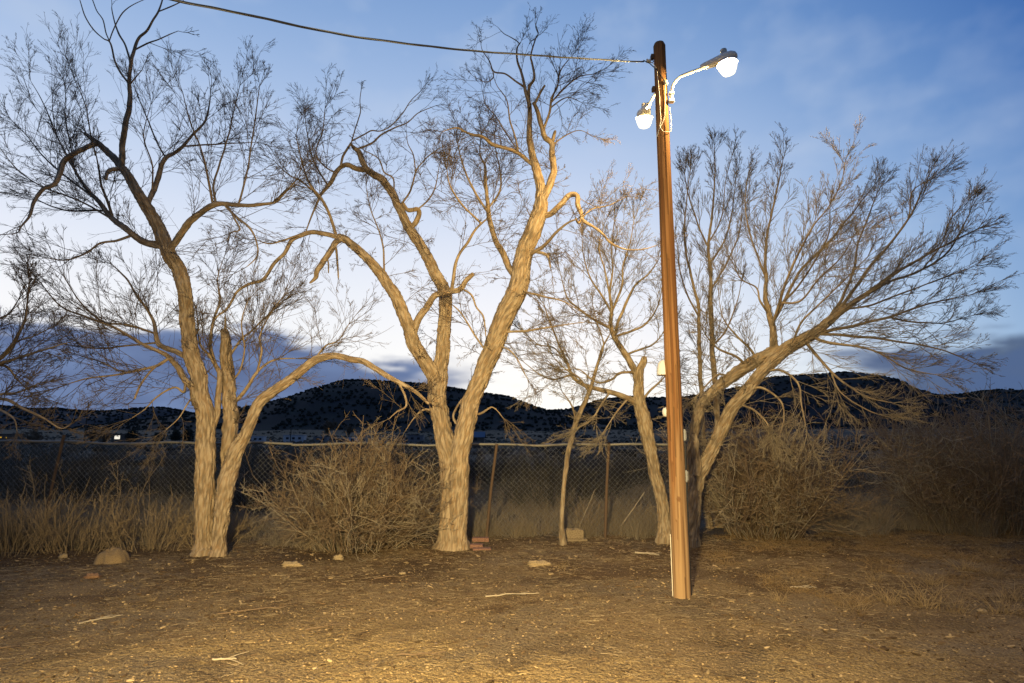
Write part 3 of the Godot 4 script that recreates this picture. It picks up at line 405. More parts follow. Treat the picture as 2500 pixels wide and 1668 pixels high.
func bark(a: Acc, p: PackedVector3Array, w: PackedFloat32Array, tints: Array, jagged: bool, rng: RandomNumberGenerator, rough := 1.0) -> void:
	var n := p.size()
	var most := 0.0
	for r in w: most = maxf(most, r)
	var sides := clampi(int(TAU * most / 0.0115), 6, 84)
	var first := a.v.size()
	var along := rng.randf() * 50.0
	var seed_x := rng.randf() * 40.0
	var x := Vector3.ZERO
	for k in n:
		var d := (p[mini(k + 1, n - 1)] - p[maxi(k - 1, 0)]).normalized()
		x = across(d) if k == 0 else (x - d * x.dot(d)).normalized()
		var y := d.cross(x)
		if k: along += p[k].distance_to(p[k - 1])
		var r := w[k]
		var deep := clampf((r - 0.012) / 0.07, 0.0, 1.0) * rough
		for s in sides:
			var t := TAU * s / sides
			var o := x * cos(t) + y * sin(t)
			var cx := cos(t) * maxf(r, 0.03) + seed_x
			var sx := sin(t) * maxf(r, 0.03)
			var rg := ridge.get_noise_3d(cx * 175.0, sx * 175.0, along * 24.0) - 0.25
			var lump := noise.get_noise_3d(cx * 60.0, sx * 60.0, along * 40.0)
			var plate := noise.get_noise_3d(cx * 1900.0, sx * 1900.0, along * 520.0)
			var rr := r * (1.0 + 0.13 * lump) + deep * (rg * 0.019 + plate * 0.009)
			if jagged and k == n - 1: rr *= 0.75
			var at := p[k] + o * rr
			if jagged and k >= n - 3: at += d * rng.randf_range(-0.02, 0.05)
			a.v.append(at)
			var g1 := clampf(noise.get_noise_3d(cx * 1500.0 + 9.0, sx * 1500.0, along * 270.0) * 2.0 + 0.42, 0.0, 1.0)
			var g2 := clampf(noise.get_noise_3d(cx * 1900.0, sx * 1900.0 + 77.0, along * 520.0) * 2.2 + 0.05, 0.0, 1.0)
			var c: Color = (tints[0] as Color).lerp(tints[1], g1).lerp(tints[2], g2 * 0.85)
			a.c.append(c)
	for k in n - 1:
		for s in sides:
			var q := first + k * sides + s
			var v := first + k * sides + (s + 1) % sides
			a.i.append_array([q, q + sides, v + sides, q, v + sides, v])
	var top := a.v.size()
	a.v.append(p[n - 1] - (p[n - 1] - p[n - 2]).normalized() * (0.05 if jagged else -w[n - 1] * 0.6))
	a.c.append(tints[1])
	for s in sides:
		a.i.append_array([first + (n - 1) * sides + s, top, first + (n - 1) * sides + (s + 1) % sides])

func off(d: Vector3, angle: float, rng: RandomNumberGenerator) -> Vector3:    # d turned by angle towards a random side
	var s := across(d).rotated(d, rng.randf() * TAU)
	return (d * cos(angle) + s * sin(angle)).normalized()

# one twig and what grows on it. how: up, curl, kids (per level), ratio, thin
func grow(a: Acc, p: Vector3, d: Vector3, length: float, r: float, level: int, how: Dictionary, rng: RandomNumberGenerator) -> void:
	var segs: int = [7, 5, 3, 2][level]
	var step := length / segs
	var pts := PackedVector3Array([p])
	var dirs := PackedVector3Array([d])
	var curl: float = how.curl
	var up: float = how.up
	for k in segs:
		d = (d + Vector3(rng.randf_range(-1, 1), rng.randf_range(-1, 1), rng.randf_range(-1, 1)) * curl + UP * up * step).normalized()
		p += d * step * rng.randf_range(0.8, 1.2)
		if p.y < how.floor: 
			p.y = how.floor + 0.01
			d.y = absf(d.y) * 0.3
			d = d.normalized()
		pts.append(p)
		dirs.append(d)
	var thin: float = how.thin
	tube(a, pts, r, maxf(r * 0.45, thin), 3)
	if level >= how.levels: return
	var kids: float = how.kids[level] * rng.randf_range(0.7, 1.3)
	for k in int(kids):
		var f := rng.randf_range(0.12, 1.0) * segs
		var at := mini(int(f), segs - 1)
		var q := pts[at].lerp(pts[at + 1], f - at)
		var cut := 1.0 - 0.55 * f / segs
		grow(a, q, off(dirs[at], rng.randf_range(how.open * 0.55, how.open * 1.35), rng), length * how.ratio * cut * rng.randf_range(0.6, 1.35), maxf(r * 0.62, thin), level + 1, how, rng)

func tree(called: String, table: Array, how: Dictionary, tints: Array, label: String, seed_no: int, group := "bare trees along the fence") -> Node3D:
	var raw: Array = table[0][2]
	var base := Vector3(raw[0], 0.0, raw[2])
	var root := thing(called, base, label, "tree", group)
	var rng := RandomNumberGenerator.new()
	rng.seed = seed_no
	var twigs := Acc.new()
	how.floor = 0.12
	for l in table:
		var pw := curve_points(l[2], base, 0.22)
		var p: PackedVector3Array = pw[0]
		var w: PackedFloat32Array = pw[1]
		if l[0] == "trunk" and p[0].y < 0.2:
			p[0].y = -0.12
			for k in p.size():
				if p[k].y < 0.22: w[k] *= 1.0 + 0.32 * pow(1.0 - maxf(p[k].y, 0.0) / 0.22, 2.0)
		for k in range(1, p.size()):
			var wob := minf(w[k] * 0.5 + 0.003, 0.02) * smoothstep(0.0, 0.3, p[0].distance_to(p[k]))
			p[k] += Vector3(noise.get_noise_2d(p[k].y * 90.0, p[k].x * 90.0 + seed_no), noise.get_noise_2d(p[k].x * 90.0, p[k].y * 90.0 + 40), noise.get_noise_2d(p[k].x * 70.0, p[k].y * 70.0 + 80)) * wob
		var a := Acc.new()
		bark(a, p, w, tints, l[0] == "snag", rng)
		smooth_normals(a)
		commit(a, l[0], M.bark, root)
		# twigs along the limb
		var mult: float = l[1]
		if mult <= 0.0: continue
		var total := 0.0
		for k in range(1, p.size()): total += p[k].distance_to(p[k - 1])
		var wish: float = total * how.density * mult
		var count := int(wish) + (1 if rng.randf() < wish - int(wish) else 0)
		for c in count:
			var f := pow(rng.randf(), 0.75)
			var k := clampi(int(f * (p.size() - 1)), 1, p.size() - 2) if p.size() > 2 else 0
			if p[k].y < how.low: continue
			var d := (p[k + 1] - p[k]).normalized()
			var open: float = how.open * rng.randf_range(0.8, 1.9) if w[k] < 0.03 else rng.randf_range(0.7, 1.5)
			var dir := off(d, open, rng)
			dir = (dir + UP * how.rise * rng.randf_range(-0.1, 1.0)).normalized()
			var ln: float = rng.randf_range(how.lo, how.hi) * (0.6 if w[k] > 0.03 and rng.randf() < 0.6 else 1.0) * (1.1 - 0.5 * f)
			grow(twigs, p[k], dir, ln, clampf(w[k] * 0.5, 0.0018, 0.0045), 0, how, rng)
		# fine shoots that cling to the thick wood
		for c in int(total * 9.0 * minf(mult + 0.3, 1.0)):
			var k := rng.randi_range(1, p.size() - 2) if p.size() > 2 else 0
			if w[k] < 0.02 or p[k].y < how.low + 0.5: continue
			var d := (p[k + 1] - p[k]).normalized()
			grow(twigs, p[k] + off(d, PI / 2, rng) * w[k] * 0.7, off(d, rng.randf_range(0.5, 1.6), rng), rng.randf_range(0.12, 0.42), 0.0022, 2, how, rng)
		var e := p.size() - 1
		if w[e] < 0.012 and mult > 0.05:
			var d := (p[e] - p[e - 1]).normalized()
			for c in int(clampf(mult * 3.0, 1, 5)):
				grow(twigs, p[e], off(d, rng.randf_range(0.1, 0.5), rng), rng.randf_range(how.lo, how.hi) * (0.62 if mult > 0.5 else 0.34), clampf(w[e], 0.002, 0.005), 0, how, rng)
	var crown := commit(twigs, "crown", how.skin, root)
	crown.set_meta("kind", "stuff")
	return root

func shrub_mesh(spec: Dictionary, rng: RandomNumberGenerator) -> Acc:
	var a := Acc.new()
	for k in spec.stems:
		var an := rng.randf() * TAU
		var rr := sqrt(rng.randf()) * float(spec.foot)
		var p := Vector3(cos(an) * rr * spec.wide, -0.03, sin(an) * rr * spec.deep)
		var lean: float = rr / spec.foot * spec.lean * rng.randf_range(0.5, 1.25)
		var d := Vector3(cos(an) * spec.wide * sin(lean), cos(lean), sin(an) * spec.deep * sin(lean)).normalized()
		d = (d + Vector3(rng.randf_range(-1, 1), 0, rng.randf_range(-1, 1)) * 0.18).normalized()
		grow(a, p, d, spec.tall * rng.randf_range(0.6, 1.08), spec.thick * rng.randf_range(0.5, 1.1), 0, spec, rng)
	return a

# ------------------------------------------------------------------ sky
func sky_color(az: float, el: float) -> Vector3:
	var s := sin(maxf(el, 0.0))
	var side := absf(wrapf(az + deg_to_rad(25.0), -PI, PI))
	var c := maxf(cos(side), 0.3)
	var f := [1.0, s, s * s, c, c * s, c * c]
	var w := [[-3.853, -1.724, -4.564, 9.16, 2.085, -5.317], [-2.441, -1.224, -2.762, 5.767, 1.28, -3.32], [-1.211, -0.179, -1.841, 2.742, 0.748, -1.606]]
	var out := Vector3.ZERO
	for k in 3:
		var t := 0.0
		for j in 6: t += w[k][j] * f[j]
		out[k] = minf(exp(t), 1.15)
	# the sky opposite the sunset, and overhead, is a darker slate blue
	var back := smoothstep(deg_to_rad(70.0), deg_to_rad(140.0), side)
	out = out.lerp(Vector3(0.075, 0.125, 0.24), back * 0.85)
	out = out.lerp(Vector3(0.045, 0.115, 0.30), smoothstep(0.68, 1.0, s) * 0.8)
	return out

func make_sky() -> ImageTexture:
	var w := 2048
	var h := 1024
	var im := Image.create(w, h, false, Image.FORMAT_RGBF)
	var cl := FastNoiseLite.new()
	cl.seed = 11
	cl.noise_type = FastNoiseLite.TYPE_SIMPLEX_SMOOTH
	cl.frequency = 1.0
	cl.fractal_octaves = 5
	for i in h / 2 + 1:
		var el := PI / 2 - PI * (i + 0.5) / h
		for j in w:
			var az := TAU * (j + 0.5) / w
			if az > PI: az -= TAU
			var col := sky_color(az, el)
			if el < 0.95:
				var cx := sin(az) * 4.0
				var cz := cos(az) * 4.0
				var eld := rad_to_deg(el)
				# a low bank of slate cloud along the horizon, ragged on top, broken over the sunset
				var n1 := cl.get_noise_3d(cx * 0.5, el * 3.0, cz * 0.5)
				var n2 := cl.get_noise_3d(cx * 1.5, el * 34.0, cz * 1.5 + 20.0)
				var azd := rad_to_deg(az)
				var gap := smoothstep(-10.0, -1.0, azd + n2 * 6.0) * (1.0 - smoothstep(24.0, 33.0, azd + n2 * 6.0))
				var top := 9.0 + n1 * 1.1 - 2.2 * smoothstep(-24.0, -9.0, azd) + 0.9 * smoothstep(20.0, 45.0, azd)
				var body := 1.0 - smoothstep(-0.8, 0.7, eld - top - n2 * 1.5 - 0.7 * cl.get_noise_3d(cx * 4.0, el * 80.0, cz * 4.0))
				body *= 1.0 - gap
				if body > 0.0:
					var puff := clampf(cl.get_noise_3d(cx * 1.7, el * 22.0 + 5.0, cz * 1.7) * 0.9 + 0.35, 0.0, 1.0)
					var slate := Vector3(0.088, 0.136, 0.285).lerp(Vector3(0.15, 0.228, 0.43), puff)
					slate *= 1.0 - 0.5 * smoothstep(15.0, 40.0, azd) 
					col = col.lerp(slate, body * 0.97)
				# thin high cloud
				var veil := clampf(cl.get_noise_3d(cx * 0.9 + 7.0, el * 9.0, cz * 0.9) * 1.5 + 0.08 + 0.5 * cl.get_noise_3d(cx * 3.5, el * 18.0, cz * 3.5), 0.0, 1.0)
				veil *= smoothstep(10.0, 18.0, eld)
				col = col.lerp(Vector3(0.52, 0.62, 0.80).max(col), veil * 0.35 * clampf(col.y * 2.5, 0.15, 1.0))
			im.set_pixel(j, i, Color(col.x, col.y, col.z))
	var low := Color(0.03, 0.03, 0.035)
	im.fill_rect(Rect2i(0, h / 2 + 1, w, h / 2 - 1), low)
	return ImageTexture.create_from_image(im)

# ------------------------------------------------------------------ ground
func spaced(lo: float, a: float, b: float, hi: float, step: float, grow_by: float) -> PackedFloat32Array:
	var out: Array[float] = []
	var t := a
	while t <= b + 0.001:
		out.append(t)
		t += step
	var s := step
	t = a
	while t > lo:
		s *= grow_by
		t -= s
		out.push_front(maxf(t, lo))
	s = step
	t = out[-1]
	while t < hi:
		s *= grow_by
		t += s
		out.append(minf(t, hi))
	return PackedFloat32Array(out)

func make_ground() -> void:
	var xs := spaced(-3600.0, -9.0, 9.0, 3600.0, 0.1, 1.22)
	var zs := spaced(-3400.0, -11.0, 0.6, 60.0, 0.085, 1.2)
	var a := Acc.new()
	var w := xs.size()
	for z in zs:
		for x in xs:
			a.v.append(Vector3(x, ground_height(x, z), z))
			# bare tan dirt in the yard; a litter of dark leaves and twigs towards the trees; dry grass thatch beyond
			var m := noise.get_noise_2d(x * 26.0, z * 26.0 + 500.0) + 0.4 * noise.get_noise_2d(x * 110.0, z * 150.0) + 0.45 * noise.get_noise_2d(x * 250.0, z * 420.0 + 9.0)
			var litter := smoothstep(-0.22, 0.34, m + (-z - 6.3) * 0.30)
			var c := Color(0.365, 0.262, 0.140).lerp(Color(0.19, 0.124, 0.064), litter)
			var gray := smoothstep(0.12, 0.3, noise.get_noise_2d(x * 18.0 + 90.0, z * 40.0))
			c = c.lerp(Color(0.31, 0.245, 0.165), gray * 0.5 * (1.0 - litter))
			var drift := smoothstep(0.20, 0.34, noise.get_noise_2d(x * 48.0 + 7.0, z * 75.0 + 31.0) + 0.25 * noise.get_noise_2d(x * 300.0, z * 300.0))
			c = c.lerp(Color(0.19, 0.128, 0.07), drift * 0.55)
			var near_pale := smoothstep(-0.15, 0.3, m * 0.9 + (z + 4.15) * 0.5 - absf(x + 0.35) * 0.12)
			c = c.lerp(Color(0.52, 0.37, 0.172), near_pale * 0.9 * (1.0 - litter))  # ground colour turns paler and yellower towards the near middle of the yard
			var thatch := smoothstep(-0.2, 0.25, m + (-z - 8.4) * 0.9)
			c = c.lerp(Color(0.205, 0.162, 0.108), thatch)
			var fields := noise.get_noise_2d(x * 0.35, z * 1.6)
			if z < -25.0: c = c.lerp(Color(0.24, 0.19, 0.13), smoothstep(0.05, 0.3, noise.get_noise_2d(x * 0.9 + 60.0, z * 3.0))).lerp(Color(0.155, 0.125, 0.088), smoothstep(-0.15, 0.2, fields))
			a.c.append(c)
	for j in zs.size() - 1:
		for k in w - 1:
			var q := j * w + k
			a.i.append_array([q, q + 1, q + w, q + 1, q + w + 1, q + w])
	smooth_normals(a)
	if a.n[a.n.size() / 2].y < 0:
		for k in a.n.size(): a.n[k] = -a.n[k]
		for k in range(0, a.i.size(), 3):
			var t := a.i[k]
			a.i[k] = a.i[k + 1]
			a.i[k + 1] = t
	var m := painted("dirt", 0.96)
	var grain := FastNoiseLite.new()
	grain.seed = 5
	grain.frequency = 0.075
	grain.fractal_octaves = 5
	grain.fractal_gain = 0.75
	var ramp := Gradient.new()
	ramp.offsets = PackedFloat32Array([0.0, 0.3, 0.5, 0.68, 0.85, 1.0])
	ramp.colors = PackedColorArray([Color(0.42, 0.40, 0.40), Color(0.66, 0.64, 0.63), Color(0.80, 0.79, 0.78), Color(0.90, 0.90, 0.88), Color(1, 1, 0.97), Color(1, 1, 1)])
	var nt := NoiseTexture2D.new()
	nt.width = 1024
	nt.height = 1024
	nt.seamless = true
	nt.noise = grain
	nt.color_ramp = ramp
	m.albedo_texture = nt
	var pit := FastNoiseLite.new()
	pit.seed = 8
	pit.noise_type = FastNoiseLite.TYPE_SIMPLEX_SMOOTH
	pit.frequency = 0.03
	pit.fractal_octaves = 5
	pit.fractal_gain = 0.7
	var ht := NoiseTexture2D.new()
	ht.width = 1024
	ht.height = 1024
	ht.seamless = true
	ht.noise = pit
	m.heightmap_enabled = true
	m.heightmap_texture = ht
	m.heightmap_scale = 3.0
	m.uv1_triplanar = true
	m.uv1_world_triplanar = true
	m.uv1_scale = Vector3(0.55, 0.55, 0.55)
	var g := commit(a, "ground", m, self)
	tag(g, "tan dirt yard running out to a dry grass plain", "ground", "", "structure")

func scatter(called: String, a: Acc, m: Material, spots: Array, label: String, category: String, tints: Array = []) -> MultiMeshInstance3D:
	var host := MeshInstance3D.new()
	var arr := []
	arr.resize(Mesh.ARRAY_MAX)
	arr[Mesh.ARRAY_VERTEX] = a.v
	arr[Mesh.ARRAY_NORMAL] = a.n
	if a.c.size(): arr[Mesh.ARRAY_COLOR] = a.c
	arr[Mesh.ARRAY_INDEX] = a.i
	var me := ArrayMesh.new()
	me.add_surface_from_arrays(Mesh.PRIMITIVE_TRIANGLES, arr)
	me.surface_set_material(0, m)
	host.free()
	var mm := MultiMesh.new()
	mm.transform_format = MultiMesh.TRANSFORM_3D
	mm.use_colors = tints.size() > 0
	mm.mesh = me
	mm.instance_count = spots.size()
	for k in spots.size():
		mm.set_instance_transform(k, spots[k])
		if tints.size(): mm.set_instance_color(k, tints[k])
	var o := MultiMeshInstance3D.new()
	o.name = numbered(called)
	o.multimesh = mm
	add_child(o, true)
	tag(o, label, category, "", "stuff")
	return o

func blob(rng: RandomNumberGenerator, rings: int, sides: int, bump: float, flat := 1.0) -> Acc:    # an uneven lump on the ground
	var a := Acc.new()
	var seed_x := rng.randf() * 100.0
	for j in rings + 1:
		var th := PI * j / rings
		for k in sides:
			var ph := TAU * k / sides
			var d := Vector3(sin(th) * cos(ph), cos(th), sin(th) * sin(ph))
			var r := 1.0 + bump * noise.get_noise_3d(d.x * 75.0 + seed_x, d.y * 75.0, d.z * 75.0) + bump * 0.5 * noise.get_noise_3d(d.x * 240.0 + seed_x, d.y * 240.0, d.z * 240.0)
			a.v.append(Vector3(d.x * r, d.y * r * flat, d.z * r))
	for j in rings:
		for k in sides:
			var q := j * sides + k
			var w := j * sides + (k + 1) % sides
			a.i.append_array([q, w, w + sides, q, w + sides, q + sides])
	smooth_normals(a)
	if a.n[sides * (rings / 2)].dot(a.v[sides * (rings / 2)]) < 0:
		for k in a.n.size(): a.n[k] = -a.n[k]
		for k in range(0, a.i.size(), 3):
			var t := a.i[k]
			a.i[k] = a.i[k + 1]
			a.i[k + 1] = t
	return a

func tuft(rng: RandomNumberGenerator, blades: int, tall: float, wide: float, bend: float, thick := 0.0022) -> Acc:
	var a := Acc.new()
	for b in blades:
		var an := rng.randf() * TAU
		var rr := rng.randf() * wide
		var p := Vector3(cos(an) * rr, -0.02, sin(an) * rr)
		var d := (UP + Vector3(rng.randf_range(-1, 1), 0, rng.randf_range(-1, 1)) * bend + Vector3(cos(an), 0, sin(an)) * bend * 0.6).normalized()
		var pts := PackedVector3Array([p])
		var hh := tall * rng.randf_range(0.45, 1.1)
		for k in 3:
			p += d * hh / 3.0
			d = (d + Vector3(rng.randf_range(-1, 1), -0.25, rng.randf_range(-1, 1)) * bend * 0.8).normalized()
			pts.append(p)
		tube(a, pts, thick, thick * 0.35, 3)
	return a

# ------------------------------------------------------------------ far things
func hill(called: String, label: String, crest: Array, dist: float, front: float, foot: float, seed_no: float, tint: Color) -> void:
	# crest: x, y pairs of the skyline; the slope runs from it towards the yard over `front` metres
	var a := Acc.new()
	var x0: float = crest[0]
	var x1: float = crest[crest.size() - 2]
	var cols := int((x1 - x0) / (dist * 0.009))
	var rows := 26
	var tops := PackedFloat32Array()
	for k in cols + 1:
		var x := lerpf(x0, x1, float(k) / cols)
		var y := 0.0
		for j in range(0, crest.size() - 2, 2):
			if x >= crest[j] and x <= crest[j + 2]:
				y = lerpf(crest[j + 1], crest[j + 3], smoothstep(0.0, 1.0, (x - crest[j]) / maxf(crest[j + 2] - crest[j], 0.01)) * 0.4 + 0.6 * (x - crest[j]) / maxf(crest[j + 2] - crest[j], 0.01))
		tops.append(y)
	for r in rows + 1:
		var f := float(r) / rows            # 0 foot in front, 0.7 crest, 1 behind
		var shape := pow(smoothstep(0.0, 0.7, f), 0.85) if f < 0.7 else 1.0 - smoothstep(0.7, 1.25, f)
		for k in cols + 1:
			var x := lerpf(x0, x1, float(k) / cols)
			var z := -dist + front * (1.0 - f / 0.7)
			var gully := noise.get_noise_2d(x * 90.0 / dist * 4.0 + seed_no, z * 0.06) * (0.16 if f < 0.66 else 0.0)
			var y := foot + (tops[k] - foot) * clampf(shape * (1.0 + gully * sin(minf(f / 0.7, 1.0) * PI)), 0.0, 1.2)
			a.v.append(Vector3(x, y - (1.5 if r == 0 else 0.0), z))
			a.c.append(tint.lerp(tint * 1.5, clampf(noise.get_noise_2d(x * 0.5 * 900.0 / dist, z * 1.4) * 2.0, 0.0, 1.0)))
	var w := cols + 1
	for r in rows:
		for k in cols:
			var q := r * w + k
			a.i.append_array([q, q + w, q + w + 1, q, q + w + 1, q + 1])
	smooth_normals(a)
	if a.n[w * 10 + w / 2].y < 0:
		for k in a.n.size(): a.n[k] = -a.n[k]
		for k in range(0, a.i.size(), 3):
			var t := a.i[k]
			a.i[k] = a.i[k + 1]
			a.i[k + 1] = t
	tag(commit(a, called, painted("hillside"), self), label, "hill", "", "structure")
	# scattered junipers on the slope and along the crest
	var rng := RandomNumberGenerator.new()
	rng.seed = int(seed_no) + 3
	var spots := []
	var tints := []
	for k in 9000:
		var r := rng.randi_range(2, 19) if rng.randf() < 0.75 else rng.randi_range(17, 19)
		var c := rng.randi_range(0, cols - 1)
		var p: Vector3 = a.v[r * w + c].lerp(a.v[r * w + c + 1], rng.randf()).lerp(a.v[(r + 1) * w + c], rng.randf() * 0.9)
		if noise.get_noise_2d(p.x * 1.2 * 900.0 / dist, p.z * 1.2) < -0.12 and r < 17: continue
		var s := dist * rng.randf_range(0.0009, 0.0023)
		spots.append(Transform3D(Basis(UP, rng.randf() * TAU).scaled(Vector3(s, s * rng.randf_range(0.7, 1.1), s)), p + UP * s * 0.35))
		var g := rng.randf_range(0.75, 1.3)
		tints.append(Color(0.018 * g, 0.022 * g, 0.018 * g))
	scatter("juniper_scrub", blob(rng, 5, 7, 0.9, 0.9), M.vertex, spots, "dark juniper trees dotted over the %s" % called.replace("_", " "), "trees", tints)

func far_house(called: String, at: Vector3, size: Vector3, wall: Material, roof: Material, label: String, category: String, gable := false, windows := 2) -> Node3D:
	var o := thing(called, at, label, category)
	var a := Acc.new()
	box(a, Transform3D(Basis(), Vector3(0, size.y * 0.5, 0)), size, 0.05)
	commit(a, "wall", wall, o)
	var r := Acc.new()
	if gable:
		var h := size / 2
		var e := 0.4
		var y0 := size.y + 0.01
		var pk := size.y + size.z * 0.32
		face(r, [Vector3(-h.x - e, y0 - 0.15, h.z + e), Vector3(-h.x - e, pk, 0), Vector3(h.x + e, pk, 0), Vector3(h.x + e, y0 - 0.15, h.z + e)])
		face(r, [Vector3(h.x + e, y0 - 0.15, -h.z - e), Vector3(h.x + e, pk, 0), Vector3(-h.x - e, pk, 0), Vector3(-h.x - e, y0 - 0.15, -h.z - e)])
		face(r, [Vector3(h.x, y0 - 0.1, h.z), Vector3(h.x, pk - 0.1, 0), Vector3(h.x, y0 - 0.1, -h.z)])
		face(r, [Vector3(-h.x, y0 - 0.1, -h.z), Vector3(-h.x, pk - 0.1, 0), Vector3(-h.x, y0 - 0.1, h.z)])
		face(r, [Vector3(-h.x - e, y0 - 0.16, h.z + e), Vector3(h.x + e, y0 - 0.16, h.z + e), Vector3(h.x + e, y0 - 0.16, -h.z - e), Vector3(-h.x - e, y0 - 0.16, -h.z - e)])
	else:
		box(r, Transform3D(Basis(), Vector3(0, size.y + 0.11, 0)), Vector3(size.x + 0.3, 0.2, size.z + 0.3), 0.05)
	commit(r, "roof", roof, o)
	for k in windows:
		var b := Acc.new()
		box(b, Transform3D(Basis(), Vector3(size.x * ((k + 0.7) / (windows + 0.4) - 0.5), size.y * 0.58, size.z / 2 + 0.02)), Vector3(1.1, 0.9, 0.08), 0.02)
		commit(b, "window", M.dark_glass, o)
	return o

func far_pole(at: Vector3, tall: float, arms: bool, label: String) -> void:
	var o := thing("utility_pole", at, label, "pole", "utility poles across the plain")
	var a := Acc.new()
	tube(a, PackedVector3Array([Vector3(0, -0.5, 0), Vector3(0, tall * 0.5, 0), Vector3(0.05, tall, 0)]), 0.19, 0.13, 8, true)
	commit(a, "pole", M.dark_wood, o)
	if arms:
		var b := Acc.new()
		box(b, Transform3D(Basis(), Vector3(0, tall - 2.0, 0.18)), Vector3(4.4, 0.2, 0.16), 0.02)
		commit(b, "crossarm", M.dark_wood, o)
		for s in [-2.0, -1.0, 1.0, 2.0]:
			var c := Acc.new()
			line(c, Vector3(s, tall - 1.9, 0.18), Vector3(s, tall - 1.6, 0.18), 0.07)
			commit(c, "insulator", M.dark_wood, o)
		for s in [-1, 1]:
			var d := Acc.new()
			line(d, Vector3(s * 0.9, tall - 2.05, 0.18), Vector3(0, tall - 2.9, 0.16), 0.05, 4)
			commit(d, "brace", M.dark_wood, o)

func far_tree(called: String, at: Vector3, tall: float, wide: float, leafy: bool, label: String, seed_no: int) -> void:
	var o := thing(called, at, label, "tree", "trees far out on the plain")
	var rng := RandomNumberGenerator.new()
	rng.seed = seed_no
	var t := Acc.new()
	tube(t, PackedVector3Array([Vector3(0, -0.4, 0), Vector3(0.1, tall * 0.2, 0), Vector3(0, tall * 0.45, 0.1)]), tall * 0.035, tall * 0.02, 7)
	commit(t, "trunk", M.dark_wood, o)
	var a := Acc.new()
	if leafy:
		for k in 1500:                        # small leafy sprays through the crown
			var d := Vector3(rng.randf_range(-1, 1), rng.randf_range(-1, 1), rng.randf_range(-1, 1))
			if d.length() > 1.0: continue
			var lump := 0.78 + 0.35 * noise.get_noise_3d(d.x * 70.0, d.y * 70.0 + seed_no, d.z * 70.0)
			var p := Vector3(d.x * wide * 0.5, tall * 0.52 + d.y * tall * 0.48, d.z * wide * 0.5) * Vector3(lump, 1, lump)
			var e := Vector3(rng.randf_range(-1, 1), rng.randf_range(-0.3, 1), rng.randf_range(-1, 1)).normalized()
			var s := tall * rng.randf_range(0.04, 0.09)
			var x := across(e)
			face(a, [p - x * s * 0.5, p + e * s, p + x * s * 0.5])
			face(a, [p - e.cross(x) * s * 0.5, p + e * s * 0.9, p + e.cross(x) * s * 0.5])
	else:
		var how := {"up": 0.12 / tall * 4.0, "curl": 0.2, "kids": [9, 7, 5], "ratio": 0.5, "thin": 0.018 * tall / 6.0, "open": 0.6, "levels": 3, "floor": 0.0}
		for k in 14:
			var lean := rng.randf_range(0.1, 0.9) * wide / tall
			var an := rng.randf() * TAU
			grow(a, Vector3(0, tall * rng.randf_range(0.15, 0.4), 0), Vector3(cos(an) * lean, 1, sin(an) * lean).normalized(), tall * rng.randf_range(0.4, 0.62), tall * 0.012, 0, how, rng)
	var c := commit(a, "crown", M.juniper if leafy else M.twig, o)
	c.set_meta("kind", "stuff")

# ------------------------------------------------------------------ fence
func fence_section(o: Node3D, a: Vector3, b: Vector3, rail: bool, posts: Array) -> void:
	# a and b: the top corners (y is the height of the top there)
	var run := Vector2(b.x - a.x, b.z - a.z).length()
	var dir := Vector3(b.x - a.x, 0, b.z - a.z).normalized()
	var side := dir.cross(UP)
	var at := func(s: float, h: float) -> Vector3:
		var f := clampf(s / run, 0.0, 1.0)
		var q := a.lerp(b, f)
		var sag := 0.035 * noise.get_noise_2d(s * 30.0, 7.0) + (0.0 if rail else -0.03 * absf(sin(s * 1.1)))
		return Vector3(q.x, h * (q.y + sag), q.z) + side * 0.03 * noise.get_noise_2d(s * 35.0, h * 40.0)
	var m := Acc.new()
	var pitch := 0.072
	var hh := (a.y + b.y) * 0.5
	var k := 0
	var s := -hh
	while s < run:
		for way in [1.0, -1.0]:
			var s0 := s if way > 0 else s + hh
			var pts := PackedVector3Array()
			for j in 7:
				var f := j / 6.0
				var x: float = s0 + way * hh * 0.96 * f
				if x < 0.0 or x > run: continue
				pts.append(at.call(x, 0.02 + 0.965 * f) + side * (0.0022 * way))
			if pts.size() > 1: tube(m, pts, 0.00125, 0.00125, 3)
		s += pitch
		k += 1
	commit(m, "chain_link_mesh", M.galvanized, o)
	var pts := PackedVector3Array()
	for j in 41: pts.append(at.call(run * j / 40.0, 1.0))
	var r := Acc.new()
	tube(r, pts, 0.017 if rail else 0.003, 0.017 if rail else 0.003, 10 if rail else 4, true)
	commit(r, "top_rail" if rail else "top_wire", M.rail if rail else M.galvanized, o)
	for q in posts:                                  # q: foot x, z, head x, head y, head z
		var c := Acc.new()
		tube(c, PackedVector3Array([Vector3(q[0], -0.2, q[1]), Vector3((q[0] + q[2]) / 2, q[3] / 2, (q[1] + q[4]) / 2), Vector3(q[2], q[3], q[4])]), 0.021, 0.021, 10, true)
		commit(c, "post", M.rusty, o)

